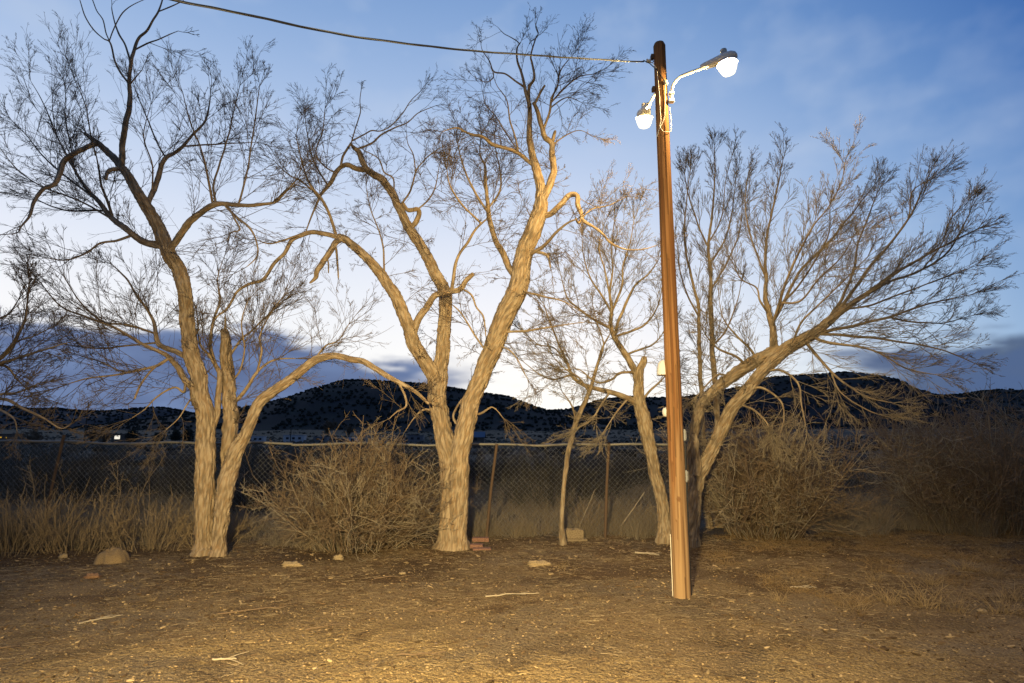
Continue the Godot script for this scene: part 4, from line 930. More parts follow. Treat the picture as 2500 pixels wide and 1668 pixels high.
# ------------------------------------------------------------------ the light pole
func yard_lamp(pole: Node3D, arm_pts: PackedVector3Array, label: String) -> void:
	var lamp := Node3D.new()
	lamp.name = "yard_lamp"
	pole.add_child(lamp, true)
	lamp.set_meta("label", label)
	var a := Acc.new()
	tube(a, arm_pts, 0.0145, 0.0145, 12, true)
	commit(a, "arm", M.pale_metal, lamp)
	var e := arm_pts[arm_pts.size() - 1]
	var d := (e - arm_pts[arm_pts.size() - 2]).normalized()
	var sd := d.cross(UP).normalized()
	var up := sd.cross(d).normalized()
	# bracket at the pole
	for k in 2:
		var b := Acc.new()
		var q := arm_pts[k] + Vector3(0, 0.01 - 0.01 * k, 0)
		box(b, Transform3D(Basis(), q), Vector3(0.05 - 0.005 * k, 0.03 - 0.008 * k, 0.05 - 0.005 * k), 0.003)
		commit(b, "bracket", M.pale_metal, lamp)
	# housing: a loft that widens from the arm to the lamp head
	var h := Acc.new()
	var prof := [[-0.03, 0.020, 0.021, 0.0], [0.0, 0.030, 0.027, 0.002], [0.06, 0.038, 0.031, 0.004], [0.14, 0.056, 0.036, 0.005], [0.20, 0.072, 0.037, 0.005], [0.25, 0.072, 0.034, 0.004], [0.285, 0.05, 0.024, 0.002], [0.298, 0.018, 0.009, 0.0]]
	var n := 16
	for q in prof:
		for s in n:
			var t: float = TAU * s / n
			var cx := signf(cos(t)) * pow(absf(cos(t)), 0.7)
			var cy := signf(sin(t)) * pow(absf(sin(t)), 0.7)
			h.v.append(e + d * q[0] + sd * (-cx * q[1]) + up * (cy * q[2] + q[3] + 0.012))
	for r in prof.size() - 1:
		for s in n:
			var q: int = r * n + s
			var w: int = r * n + (s + 1) % n
			h.i.append_array([q, q + n, w + n, q, w + n, w])
	smooth_normals(h)
	commit(h, "housing", M.pale_metal, lamp)
	var ax := Transform3D(Basis(sd, up, sd.cross(up)), e + d * 0.20)
	var c := Acc.new()
	lathe(c, ax, [Vector2(0.0, -0.022), Vector2(0.09, -0.046), Vector2(0.094, -0.044), Vector2(0.09, -0.034), Vector2(0.05, -0.012), Vector2(0.0, -0.008)], 28)
	commit(c, "reflector", M.pale_metal, lamp)
	var g := Acc.new()
	lathe(g, ax, [Vector2(0.0, -0.148), Vector2(0.035, -0.147), Vector2(0.058, -0.135), Vector2(0.076, -0.095), Vector2(0.088, -0.052), Vector2(0.0885, -0.0485), Vector2(0.0, -0.0485)], 28)
	commit(g, "lamp_lens", M.glow, lamp)
	var k := Acc.new()
	lathe(k, Transform3D(Basis(sd, up, sd.cross(up)), e + d * 0.19 + up * 0.05), [Vector2(0.024, -0.02), Vector2(0.024, 0.012), Vector2(0.030, 0.016), Vector2(0.030, 0.055), Vector2(0.026, 0.062), Vector2(0.0, 0.063)], 18)
	commit(k, "photocell", M.photocell, lamp)
	var l := OmniLight3D.new()
	l.name = "lamp_light"
	l.light_color = Color(1.0, 0.86, 0.58)
	l.light_energy = 5.2
	l.light_size = 0.03
	l.omni_range = 30.0
	l.omni_attenuation = 2.0
	l.shadow_enabled = true
	l.position = ax.origin - up * 0.060
	lamp.add_child(l)

func light_pole() -> void:
	var foot := Vector3(1.42, 0, -5.4)
	var o := thing("light_pole", foot, "tall round wooden pole carrying two lit yard lamps", "light pole")
	var rng := RandomNumberGenerator.new()
	rng.seed = 21
	var a := Acc.new()
	var sides := 64
	var rows := 360
	var tall := 5.07
	var knots := [[0.80, 0.2, 0.02], [1.37, -0.9, 0.012], [1.86, 0.5, 0.012], [2.33, -0.35, 0.015], [2.9, 0.2, 0.012], [3.35, -0.5, 0.014], [3.92, 0.1, 0.02], [1.10, 0.8, 0.012], [1.93, -0.55, 0.014], [4.3, -0.2, 0.012], [0.62, 0.5, 0.010]]
	for j in rows + 1:
		var y := -0.25 + (tall + 0.25) * j / rows
		var r0 := lerpf(0.0735, 0.0565, clampf(y / tall, 0, 1))
		if j > rows - 2: r0 -= 0.006 * (j - rows + 2)
		for s in sides:
			var t := TAU * s / sides
			var cx := cos(t) * 0.07
			var sx := sin(t) * 0.07
			var grain := noise.get_noise_3d(cx * 1700.0, y * 30.0, sx * 1700.0)
			var wide := noise.get_noise_3d(cx * 300.0, y * 14.0 + 40.0, sx * 300.0)
			var check := noise.get_noise_3d(cx * 1500.0 + 11.0, y * 17.0, sx * 1500.0)
			var crack := 1.0 if check > 0.36 else 0.0
			var rr := r0 + 0.0012 * wide - 0.004 * crack + 0.0015 * noise.get_noise_2d(y * 80.0, 3.0)
			# tan near the foot, red-brown above it; the edges run in streaks
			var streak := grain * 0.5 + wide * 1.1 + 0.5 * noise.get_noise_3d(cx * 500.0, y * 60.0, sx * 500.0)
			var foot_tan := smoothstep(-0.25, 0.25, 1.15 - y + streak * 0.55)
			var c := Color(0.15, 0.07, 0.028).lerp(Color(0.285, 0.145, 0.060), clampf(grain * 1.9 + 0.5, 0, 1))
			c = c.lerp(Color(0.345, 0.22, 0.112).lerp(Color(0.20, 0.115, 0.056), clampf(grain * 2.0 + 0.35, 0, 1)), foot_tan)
			if crack > 0.5: c = c.lerp(Color(0.10, 0.055, 0.026), 0.8)
			for q in knots:
				var da: float = wrapf(t - PI / 2 - q[1], -PI, PI) * 0.07
				var dd := sqrt(da * da + (y - q[0]) * (y - q[0]) * 0.6)
				if dd < q[2] * 0.75:
					c = c.lerp(Color(0.13, 0.06, 0.025), 0.7)
					rr += 0.0015
				elif absf(da) < q[2] * 0.5 and y < q[0] and q[0] - y < 0.16 and grain > 0.0: c = c.lerp(Color(0.13, 0.065, 0.028), 0.6)
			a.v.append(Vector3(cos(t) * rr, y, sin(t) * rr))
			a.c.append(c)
	for j in rows:
		for s in sides:
			var q := j * sides + s
			var w := j * sides + (s + 1) % sides
			a.i.append_array([q, w + sides, q + sides, q, w, w + sides])
	var top := a.v.size()
	a.v.append(Vector3(0, tall + 0.004, 0))
	a.c.append(Color(0.2, 0.12, 0.06))
	for s in sides: a.i.append_array([rows * sides + s, rows * sides + (s + 1) % sides, top])
	smooth_normals(a)
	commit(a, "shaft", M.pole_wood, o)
	# the two lamps: one reaching sideways, one reaching back over the fence
	yard_lamp(o, PackedVector3Array([Vector3(0.081, 4.435, 0.044), Vector3(0.084, 4.518, 0.045), Vector3(0.098, 4.594, 0.052), Vector3(0.129, 4.644, 0.066), Vector3(0.17, 4.672, 0.085), Vector3(0.247, 4.688, 0.12), Vector3(0.361, 4.702, 0.173)]), "lit yard lamp reaching sideways from the pole")
	yard_lamp(o, PackedVector3Array([Vector3(-0.01, 4.40, -0.085), Vector3(-0.01, 4.49, -0.085), Vector3(-0.01, 4.56, -0.092), Vector3(-0.01, 4.62, -0.12), Vector3(-0.01, 4.655, -0.18), Vector3(-0.01, 4.68, -0.32), Vector3(-0.009, 4.702, -0.50)]), "lit yard lamp reaching away behind the pole")
	# bolts, eye bolt and insulators
	for q in [[-0.068, 4.925], [-0.068, 4.59]]:
		var b := Acc.new()
		box(b, Transform3D(Basis(), Vector3(q[0] - 0.004, q[1], 0)), Vector3(0.03, 0.045, 0.05), 0.004)
		commit(b, "through_bolt_plate", M.rusty, o)
	var ring := Acc.new()
	var pts := PackedVector3Array()
	for k in 13: pts.append(Vector3(-0.082 + 0.016 * cos(TAU * k / 12.0), 4.876 + 0.016 * sin(TAU * k / 12.0), 0.01))
	tube(ring, pts, 0.0035, 0.0035, 6)
	line(ring, Vector3(-0.066, 4.876, 0.01), Vector3(-0.04, 4.876, 0.01), 0.004)
	commit(ring, "eye_bolt", M.dark_metal, o)
	for q in [Transform3D(Basis(Vector3(0, 0, 1), PI / 2), Vector3(-0.112, 4.879, 0.01)), Transform3D(Basis(Vector3(0, 0, 1), 0.2), Vector3(0.03, 4.62, 0.062))]:
		var b := Acc.new()
		lathe(b, q, [Vector2(0.0, -0.022), Vector2(0.018, -0.02), Vector2(0.02, -0.01), Vector2(0.011, 0.0), Vector2(0.02, 0.01), Vector2(0.018, 0.02), Vector2(0.0, 0.022)], 14)
		commit(b, "insulator", M.porcelain, o)
	# loose white wires on the pole's face
	for q in [[Vector3(-0.11, 4.87, 0.015), Vector3(-0.075, 4.83, 0.04), Vector3(-0.045, 4.72, 0.058), Vector3(-0.035, 4.52, 0.062), Vector3(-0.034, 4.35, 0.062), Vector3(-0.03, 4.24, 0.064), Vector3(-0.042, 4.18, 0.066), Vector3(-0.02, 4.13, 0.07), Vector3(0.02, 4.12, 0.07), Vector3(0.062, 4.14, 0.05), Vector3(0.078, 4.25, 0.02), Vector3(0.072, 4.4, 0.01)],
			[Vector3(0.024, 4.61, 0.066), Vector3(0.018, 4.42, 0.064), Vector3(0.006, 4.28, 0.066), Vector3(-0.018, 4.21, 0.068), Vector3(-0.05, 4.15, 0.06), Vector3(-0.07, 4.08, 0.05)]]:
		var b := Acc.new()
		var cv := Curve3D.new()
		for k in q.size():
			var tg: Vector3 = (q[mini(k + 1, q.size() - 1)] - q[maxi(k - 1, 0)]) / 6.0
			cv.add_point(q[k], -tg, tg)
		tube(b, cv.tessellate(3, 3), 0.0032, 0.0032, 5)
		commit(b, "wire", M.white_plastic, o)
	var bl := Acc.new()
	tube(bl, PackedVector3Array([Vector3(-0.16, 4.885, 0.01), Vector3(-0.11, 4.83, 0.045), Vector3(-0.05, 4.74, 0.075), Vector3(0.0, 4.66, 0.072), Vector3(0.022, 4.62, 0.068)]), 0.0045, 0.0045, 6)
	commit(bl, "black_wire", M.black, o)
	# electrical things lower down
	var hood := Acc.new()
	lathe(hood, Transform3D(Basis(), Vector3(-0.07, 1.86, -0.05)), [Vector2(0.0, 0.0), Vector2(0.058, 0.0), Vector2(0.060, 0.008), Vector2(0.058, 0.06), Vector2(0.047, 0.105), Vector2(0.028, 0.13), Vector2(0.0, 0.138)], 22)
	commit(hood, "white_hood", M.white_plastic, o)
	var cap := Acc.new()
	lathe(cap, Transform3D(Basis(), Vector3(-0.062, 1.535, -0.05)), [Vector2(0.0, -0.04), Vector2(0.022, -0.036), Vector2(0.032, -0.012), Vector2(0.032, 0.014), Vector2(0.022, 0.036), Vector2(0.0, 0.042)], 18)
	commit(cap, "white_cap", M.white_plastic, o)
	var pipe := Acc.new()
	line(pipe, Vector3(-0.0715, 0.0, -0.02), Vector3(-0.0705, 0.50, -0.026), 0.0045, 8)
	commit(pipe, "conduit", M.porcelain, o)
	for y in [1.335, 0.985]:
		var b := Acc.new()
		box(b, Transform3D(Basis(), Vector3(0.076, y, -0.025)), Vector3(0.032, 0.10, 0.06), 0.006)
		box(b, Transform3D(Basis(), Vector3(0.0955, y, -0.025)), Vector3(0.006, 0.075, 0.04), 0.003)
		commit(b, "outlet_box", M.grey_metal, o)
	var cable := Acc.new()
	tube(cable, PackedVector3Array([Vector3(0.09, 1.4, -0.01), Vector3(0.115, 1.45, -0.005), Vector3(0.125, 1.40, 0.0), Vector3(0.118, 1.28, -0.02)]), 0.005, 0.005, 6)
	tube(cable, PackedVector3Array([Vector3(0.085, 1.27, -0.02), Vector3(0.082, 1.15, -0.022), Vector3(0.083, 1.05, -0.02)]), 0.012, 0.012, 8)
	tube(cable, PackedVector3Array([Vector3(0.083, 0.93, -0.02), Vector3(0.080, 0.5, -0.022), Vector3(0.079, -0.02, -0.02)]), 0.010, 0.010, 8)
	commit(cable, "cable", M.black, o)

func flood_pole() -> void:                           # stands behind the camera; its light rakes over the yard
	var o := thing("floodlight_post", Vector3(-0.72, 0, 1.5), "wooden post with a lit floodlight behind the viewer", "light pole")
	var a := Acc.new()
	tube(a, PackedVector3Array([Vector3(0, -0.3, 0), Vector3(0, 1.1, 0), Vector3(0, 2.2, 0)]), 0.075, 0.06, 16, true)
	commit(a, "post", M.dark_wood, o)
	var target := Vector3(-0.3, 0.35, -8.0)
	var at := Vector3(0.0, 2.0, -0.3)
	var d := (target - (o.position + at)).normalized()
	var sd := d.cross(UP).normalized()
	var bs := Basis(sd, sd.cross(d), -d)
	var b := Acc.new()
	line(b, Vector3(0, 2.0, -0.05), at + Vector3(0, 0, 0.14), 0.02)
	commit(b, "arm", M.dark_metal, o)
	var h := Acc.new()
	box(h, Transform3D(bs, at - d * 0.06), Vector3(0.3, 0.22, 0.12), 0.02)
	commit(h, "housing", M.dark_metal, o)
	var g := Acc.new()
	box(g, Transform3D(bs, at + d * 0.006), Vector3(0.25, 0.17, 0.008), 0.002)
	commit(g, "lamp_lens", M.glow, o)
	var l := SpotLight3D.new()
	l.name = "flood_light"
	l.light_color = FLOOD_COLOR
	l.light_energy = FLOOD_ENERGY
	l.light_size = 0.11
	l.spot_angle = 40.0
	l.spot_angle_attenuation = 1.0
	l.spot_range = 60.0
	l.spot_attenuation = 2.0
	l.shadow_enabled = true
	l.transform = Transform3D(bs, at + d * 0.05)
	o.add_child(l)

const FLOOD_COLOR := Color(1.0, 0.89, 0.64)
const FLOOD_ENERGY := 118.0

func stick(from: Vector3, to: Vector3, r: float, label: String, m: Material, rng: RandomNumberGenerator, group := "fallen sticks on the dirt") -> void:
	var mid := (from + to) / 2
	mid.y = 0.0
	var o := thing("fallen_stick", mid, label, "stick", group)
	var a := Acc.new()
	var n := 9
	var side := (to - from).cross(UP).normalized()
	var bow := rng.randf_range(-0.08, 0.08) * from.distance_to(to)
	var pts := PackedVector3Array()
	for k in n:
		var f := k / (n - 1.0)
		var p := from.lerp(to, f) + side * (bow * sin(f * PI) + rng.randf_range(-1, 1) * 0.012)
		if from.y == 0.0 and to.y == 0.0: p.y = ground_height(p.x, p.z) + r * 0.9 + rng.randf() * 0.008
		pts.append(p - mid)
	tube(a, pts, r, r * 0.5, 6, true)
	for k in 3:
		var b := rng.randi_range(2, n - 2)
		var d := (pts[b] - pts[b - 1]).normalized() + side * rng.randf_range(-0.8, 0.8) + UP * 0.12
		tube(a, PackedVector3Array([pts[b], pts[b] + d * 0.05, pts[b] + d * 0.1 - UP * 0.006]), r * 0.5, r * 0.2, 4)
	commit(a, "stem", m, o)

func _ready() -> void:
	# ---------------------------------------------------------------- camera, sky, exposure
	var cam := Camera3D.new()
	cam.name = "camera"
	cam.position = Vector3(0, 1.3, 0)
	cam.rotation = Vector3(deg_to_rad(9.03), 0, 0)
	cam.fov = 58.15
	cam.near = 0.05
	cam.far = 9000.0
	add_child(cam)
	cam.current = true
	var env := Environment.new()
	env.background_mode = Environment.BG_SKY
	noise.seed = 3
	noise.noise_type = FastNoiseLite.TYPE_SIMPLEX_SMOOTH
	noise.frequency = 0.02
	noise.fractal_octaves = 2
	ridge.seed = 9
	ridge.noise_type = FastNoiseLite.TYPE_SIMPLEX_SMOOTH
	ridge.frequency = 0.2
	ridge.fractal_type = FastNoiseLite.FRACTAL_RIDGED
	ridge.fractal_octaves = 2
	var pano := PanoramaSkyMaterial.new()
	pano.panorama = make_sky()
	env.sky = Sky.new()
	env.sky.sky_material = pano
	env.background_energy_multiplier = 1.0
	env.tonemap_mode = Environment.TONE_MAPPER_LINEAR
	env.tonemap_exposure = 1.0
	env.sdfgi_enabled = true
	env.ssao_enabled = true
	env.ssil_enabled = true
	var we := WorldEnvironment.new()
	we.name = "world_environment"
	we.environment = env
	add_child(we)

	# ---------------------------------------------------------------- materials
	M.bark = painted("elm bark", 0.95)
	M.vertex = painted("tinted", 0.95)
	M.pole_wood = painted("pole wood", 0.97)
	M.twig = mat("twig bark", 0.155, 0.115, 0.075, 0.85)
	M.twig_grey = mat("grey twig bark", 0.235, 0.19, 0.125, 0.85)
	M.brush = mat("brush stems", 0.205, 0.145, 0.088, 0.9)
	M.brush_pale = mat("bleached brush stems", 0.31, 0.255, 0.175, 0.9)
	M.sage = mat("sage stems", 0.095, 0.083, 0.062, 0.9)
	M.weed = mat("dry weed stems", 0.29, 0.215, 0.125, 0.9)
	M.juniper = mat("juniper leaves", 0.030, 0.038, 0.027, 0.9)
	M.galvanized = mat("galvanized wire", 0.27, 0.26, 0.24, 0.6, 0.4)
	M.rail = mat("weathered rail", 0.22, 0.205, 0.175, 0.6, 0.35)
	M.rusty = mat("rusty steel", 0.115, 0.076, 0.05, 0.8, 0.2)
	M.pale_metal = mat("lamp paint", 0.78, 0.76, 0.70, 0.5)
	M.photocell = mat("photocell plastic", 0.55, 0.52, 0.44, 0.6)
	M.grey_metal = mat("box steel", 0.25, 0.25, 0.24, 0.6, 0.3)
	M.dark_metal = mat("dark steel", 0.09, 0.09, 0.095, 0.5, 0.5)
	M.porcelain = mat("porcelain", 0.66, 0.60, 0.48, 0.3)
	M.white_plastic = mat("white plastic", 0.62, 0.60, 0.56, 0.5)
	M.black = mat("black rubber", 0.02, 0.02, 0.022, 0.6)
	M.wire = mat("service wire", 0.06, 0.06, 0.065, 0.45, 0.3)
	M.dark_wood = mat("old pole wood", 0.055, 0.045, 0.038, 0.9)
	M.dark_glass = mat("dark window", 0.02, 0.024, 0.03, 0.15)
	M.pale_wall = mat("trailer wall", 0.42, 0.43, 0.45, 0.6)
	M.grey_wall = mat("grey wall", 0.16, 0.16, 0.17, 0.8)
	M.blue_roof = mat("blue-grey roof", 0.11, 0.14, 0.19, 0.45, 0.3)
	M.tan_wall = mat("tan wall", 0.12, 0.10, 0.08, 0.9)
	M.glow = mat("lamp glass", 0.9, 0.87, 0.78, 0.4)
	M.glow.emission_enabled = true
	M.glow.emission = Color(1.0, 0.95, 0.80)
	M.glow.emission_energy_multiplier = 1.7
	M.lit = mat("lit pane", 0.8, 0.8, 0.75, 0.5)
	M.lit.emission_enabled = true
	M.lit.emission = Color(1.0, 0.96, 0.86)
	M.lit.emission_energy_multiplier = 0.95
	M.amber = mat("amber light", 0.8, 0.6, 0.2, 0.5)
	M.amber.emission_enabled = true
	M.amber.emission = Color(1.0, 0.78, 0.15)
	M.amber.emission_energy_multiplier = 0.9

	# ---------------------------------------------------------------- lamps
	flood_pole()
	light_pole()

	# ---------------------------------------------------------------- ground and hills
	make_ground()
	hill("far_ridge", "long low dark ridge on the horizon behind the utility pole", [-3077, 142.9, -2527, 152.1, -2158, 139.3, -1991, 124.7, -1918, 128.3, -1788, 115.5, -1660, 117.4, -1551, 128.3, -1478, 132.0, -1422, 124.7, -1347, 106.4, -1236, 84.6, -1051, 61.0, -685, 42.9], 2600.0, 700.0, 12.0, 40.0, Color(0.030, 0.034, 0.040))
	hill("mesa_hill", "dark juniper-covered mesa behind the forked tree", [-564, 16.5, -505, 31.7, -465, 39.7, -425, 43.0, -372, 52.4, -346, 59.1, -320, 66.5, -293, 76.5, -273, 86.0, -253, 91.4, -219, 90.7, -186, 88.0, -145, 84.0, -104, 79.9, -64, 73.2, -30, 67.8, -7, 64.4, 17, 56.4, 37, 47.7, 57, 42.4, 97, 34.4, 164, 23.1], 950.0, 330.0, 6.0, 70.0, Color(0.024, 0.026, 0.024))
	hill("long_hill", "broad dark hill behind the leaning tree", [4, 35.7, 45, 49.4, 77, 53.4, 101, 54.3, 134, 63.1, 167, 73.7, 224, 78.5, 264, 76.1, 305, 76.1, 346, 81.8, 428, 96.5, 479, 114.5, 528, 116.9, 577, 119.4, 623, 124.3, 655, 119.4, 682, 104.6, 721, 84.2, 753, 81.8, 794, 81.0, 835, 83.4, 885, 89.9, 909, 89.9, 956, 72.1, 1035, 59.9, 1239, 64.0, 1479, 47.8], 1150.0, 380.0, 6.0, 110.0, Color(0.024, 0.026, 0.024))

	far_things()
	fence()
	trees()
	brush()
	small_things()
	cover()
	service_wire()

func far_things() -> void:
	var X := func(u: float, d: float) -> float: return (u - 1175.0) / 1410.0 * d * 0.987
	var at := func(u: float, d: float) -> Vector3: return on_ground(X.call(u, d), -d, -0.05)
	far_pole(at.call(193, 150.0), 10.2, true, "tall dark utility pole with crossarm against the cloud bank")
	far_pole(at.call(314, 280.0), 11.0, true, "distant utility pole beside the dark juniper")
	far_pole(at.call(369, 330.0), 11.0, true, "distant utility pole between two dark junipers")
	far_pole(at.call(666, 235.0), 6.2, false, "short plain utility pole in front of the white trailer")
	far_tree("leafless_bush", at.call(76, 60.0), 2.5, 4.0, false, "broad round leafless bush beyond the fence near the yellow lights", 201)
	far_tree("leafless_tree", at.call(212, 92.0), 4.0, 3.0, false, "brown leafless tree beside the tall utility pole", 202)
	far_tree("leafless_tree", at.call(240, 95.0), 2.8, 3.4, false, "low brown leafless tree just right of the taller one", 203)
	far_tree("juniper_tree", at.call(300, 160.0), 4.0, 3.6, true, "dark rounded juniper just right of the lit window", 204)
	far_tree("juniper_tree", at.call(362, 165.0), 3.0, 3.4, true, "small dark juniper under the distant utility pole", 205)
	far_tree("juniper_tree", at.call(402, 150.0), 3.7, 3.0, true, "dark juniper half way to the double trunk", 206)
	far_tree("juniper_tree", at.call(430, 140.0), 3.9, 3.2, true, "dark juniper close beside the double trunk", 207)
	far_tree("leafless_tree", at.call(752, 330.0), 12.5, 12.0, false, "large dim leafless tree behind the trailers", 208)
	far_tree("leafless_tree", at.call(800, 340.0), 10.0, 11.0, false, "second dim leafless tree behind the trailers", 209)
	far_house("trailer_house", at.call(594, 262.0), Vector3(5.0, 2.3, 3.0), M.pale_wall, M.pale_wall, "small pale trailer house left of the long white one", "trailer", false, 2)
	far_house("trailer_house", at.call(676, 255.0), Vector3(8.4, 2.7, 3.2), M.pale_wall, M.pale_wall, "long white trailer house behind the fence rail", "trailer", false, 3)
	far_house("trailer_house", at.call(737, 275.0), Vector3(6.0, 2.2, 3.2), M.grey_wall, M.grey_wall, "grey trailer house right of the long white one", "trailer", false, 2)
	far_house("trailer_house", at.call(810, 260.0), Vector3(3.2, 2.0, 2.6), M.pale_wall, M.pale_wall, "short pale trailer above the leafless bush", "trailer", false, 1)
	far_house("house", at.call(955, 250.0), Vector3(6.0, 2.6, 5.0), M.grey_wall, M.grey_wall, "low grey house left of the forked trunk", "house", false, 2)
	far_house("shed", at.call(1092, 230.0), Vector3(6.2, 2.0, 6.0), M.tan_wall, M.blue_roof, "low shed with a blue-grey gabled roof right of the forked trunk", "shed", true, 1)
	var h := far_house("house", at.call(290, 205.0), Vector3(7.0, 2.8, 5.0), M.tan_wall, M.tan_wall, "dark house with one brightly lit window", "house", false, 0)
	var w := Acc.new()
	box(w, Transform3D(Basis(), Vector3(-1.6, 1.9, 2.53)), Vector3(1.75, 1.15, 0.08), 0.02)
	commit(w, "lit_window", M.lit, h)
	var h2 := far_house("house", at.call(18, 190.0), Vector3(6.0, 2.8, 5.0), M.tan_wall, M.tan_wall, "dark house with three small yellow lamps at the frame's edge", "house", false, 0)
	for q in [[-1.0, 1.9, 0.32], [-0.2, 2.15, 0.36], [1.35, 2.05, 0.4]]:
		var b := Acc.new()
		lathe(b, Transform3D(Basis(), Vector3(q[0], q[1] - 0.2, 2.62)), [Vector2(0.0, -q[2] * 0.5), Vector2(q[2] * 0.4, -q[2] * 0.2), Vector2(q[2] * 0.4, q[2] * 0.2), Vector2(0.0, q[2] * 0.5)], 10)
		commit(b, "lamp", M.amber, h2)
	var t := thing("water_tank", at.call(1258, 92.0), "small white water tank out on the plain beyond the fence", "tank")
	var a := Acc.new()
	lathe(a, Transform3D(Basis(Vector3(0, 0, 1), PI / 2), Vector3(0.5, 0.42, 0)), [Vector2(0, 0), Vector2(0.3, 0.03), Vector2(0.36, 0.1), Vector2(0.36, 0.95), Vector2(0.3, 1.02), Vector2(0, 1.05)], 18)
	commit(a, "drum", M.pale_wall, t)
	var c := Acc.new()
	for s in [-0.3, 0.25]:
		c = Acc.new()
		box(c, Transform3D(Basis(), Vector3(s, 0.03, 0)), Vector3(0.12, 0.16, 0.6), 0.01)
		commit(c, "cradle", M.grey_wall, t)

func fence() -> void:
	var o := thing("chain_link_fence", Vector3.ZERO, "galvanized chain-link fence with a top rail behind the trees", "fence")
	fence_section(o, Vector3(-11.5, 1.29, -8.5), Vector3(-3.0, 1.235, -8.5), true, [[-6.24, -8.42, -6.10, 1.36, -8.46], [-9.2, -8.46, -9.2, 1.27, -8.46]])
	fence_section(o, Vector3(-3.0, 1.235, -8.5), Vector3(2.3, 1.215, -8.5), true, [[-0.36, -8.46, -0.207, 1.235, -8.46], [1.225, -8.46, 1.315, 1.255, -8.46], [-2.3, -8.46, -2.28, 1.235, -8.46]])
	var o2 := thing("chain_link_fence", Vector3.ZERO, "sagging rail-less chain-link fence glimpsed between the two right-hand bushes", "fence")
	fence_section(o2, Vector3(2.35, 1.15, -8.6), Vector3(4.5, 1.02, -12.2), false, [[2.35, -8.6, 2.35, 1.16, -8.6], [4.5, -12.2, 4.5, 1.05, -12.2]])
	fence_section(o2, Vector3(4.5, 1.02, -12.2), Vector3(15.0, 1.05, -13.0), false, [[7.5, -12.43, 7.52, 1.06, -12.43], [10.8, -12.68, 10.8, 1.06, -12.68]])

func trees() -> void:
	var tan := [Color(0.40, 0.31, 0.205), Color(0.20, 0.152, 0.098), Color(0.29, 0.19, 0.10)]
	var grey := [Color(0.32, 0.255, 0.17), Color(0.17, 0.13, 0.085), Color(0.25, 0.17, 0.092)]
	var base := {"up": 0.4, "curl": 0.115, "kids": [7, 4, 3], "ratio": 0.55, "thin": 0.0012, "open": 0.48, "levels": 3, "density": 7.0, "lo": 0.42, "hi": 1.05, "rise": 0.4, "low": 1.4, "skin": M.twig}
	var h1 := base.duplicate()
	tree("elm_tree", TREE_DOUBLE, h1, tan, "bare elm with two pale trunks and a broken snag, left of the bush", 101)
	var h2 := base.duplicate()
	h2.merge({"up": -0.2, "curl": 0.17, "lo": 0.32, "hi": 0.85, "rise": 0.15, "kids": [7, 4, 3], "density": 7.5, "open": 0.6, "low": 2.1}, true)
	tree("elm_tree", TREE_FORKED, h2, tan, "tall bare elm forking into three stems in the middle of the fence", 102)
	var h3 := base.duplicate()
	h3.merge({"up": 0.3, "curl": 0.13, "lo": 0.35, "hi": 0.8, "density": 6.0, "skin": M.twig_grey, "rise": 0.3}, true)
	tree("elm_tree", TREE_CURVED, h3, grey, "small bare elm with a curved trunk and sawn stub left of the pole", 103)
	var h4 := base.duplicate()
	h4.merge({"up": 0.1, "curl": 0.2, "lo": 0.25, "hi": 0.55, "density": 7.0, "skin": M.twig_grey, "low": 1.6}, true)
	tree("dead_sapling", TREE_DEAD, h4, grey, "thin crooked dead trunk standing beside the concrete block", 104)
	var h5 := base.duplicate()
	h5.merge({"up": 0.3, "curl": 0.10, "lo": 0.35, "hi": 0.85, "density": 6.8, "skin": M.twig_grey, "rise": 0.25, "open": 0.42, "low": 1.0}, true)
	tree("elm_tree", TREE_LEANING, h5, grey, "broad bare elm leaning far to the right behind the pole", 105)
	var h6 := base.duplicate()
	h6.merge({"up": 0.9, "curl": 0.11, "lo": 0.35, "hi": 0.75, "density": 6.5, "skin": M.twig_grey, "rise": 0.8, "open": 0.4, "low": 1.5}, true)
	tree("elm_sapling", TREE_SAPLINGS, h6, grey, "two slender upright stems rising just right of the pole", 106)
	var h7 := base.duplicate()
	h7.merge({"up": 0.2, "density": 9.0, "lo": 0.3, "hi": 0.7}, true)
	tree("elm_tree", TREE_EDGE, h7, tan, "bare elm whose branches reach in from the picture's left edge", 107)

func pale_shrub(spec: Dictionary, rng: RandomNumberGenerator) -> Acc:     # the dead, bleached third of a bush
	var s := spec.duplicate()
	s.stems = int(spec.stems * 0.45)
	return shrub_mesh(s, rng)

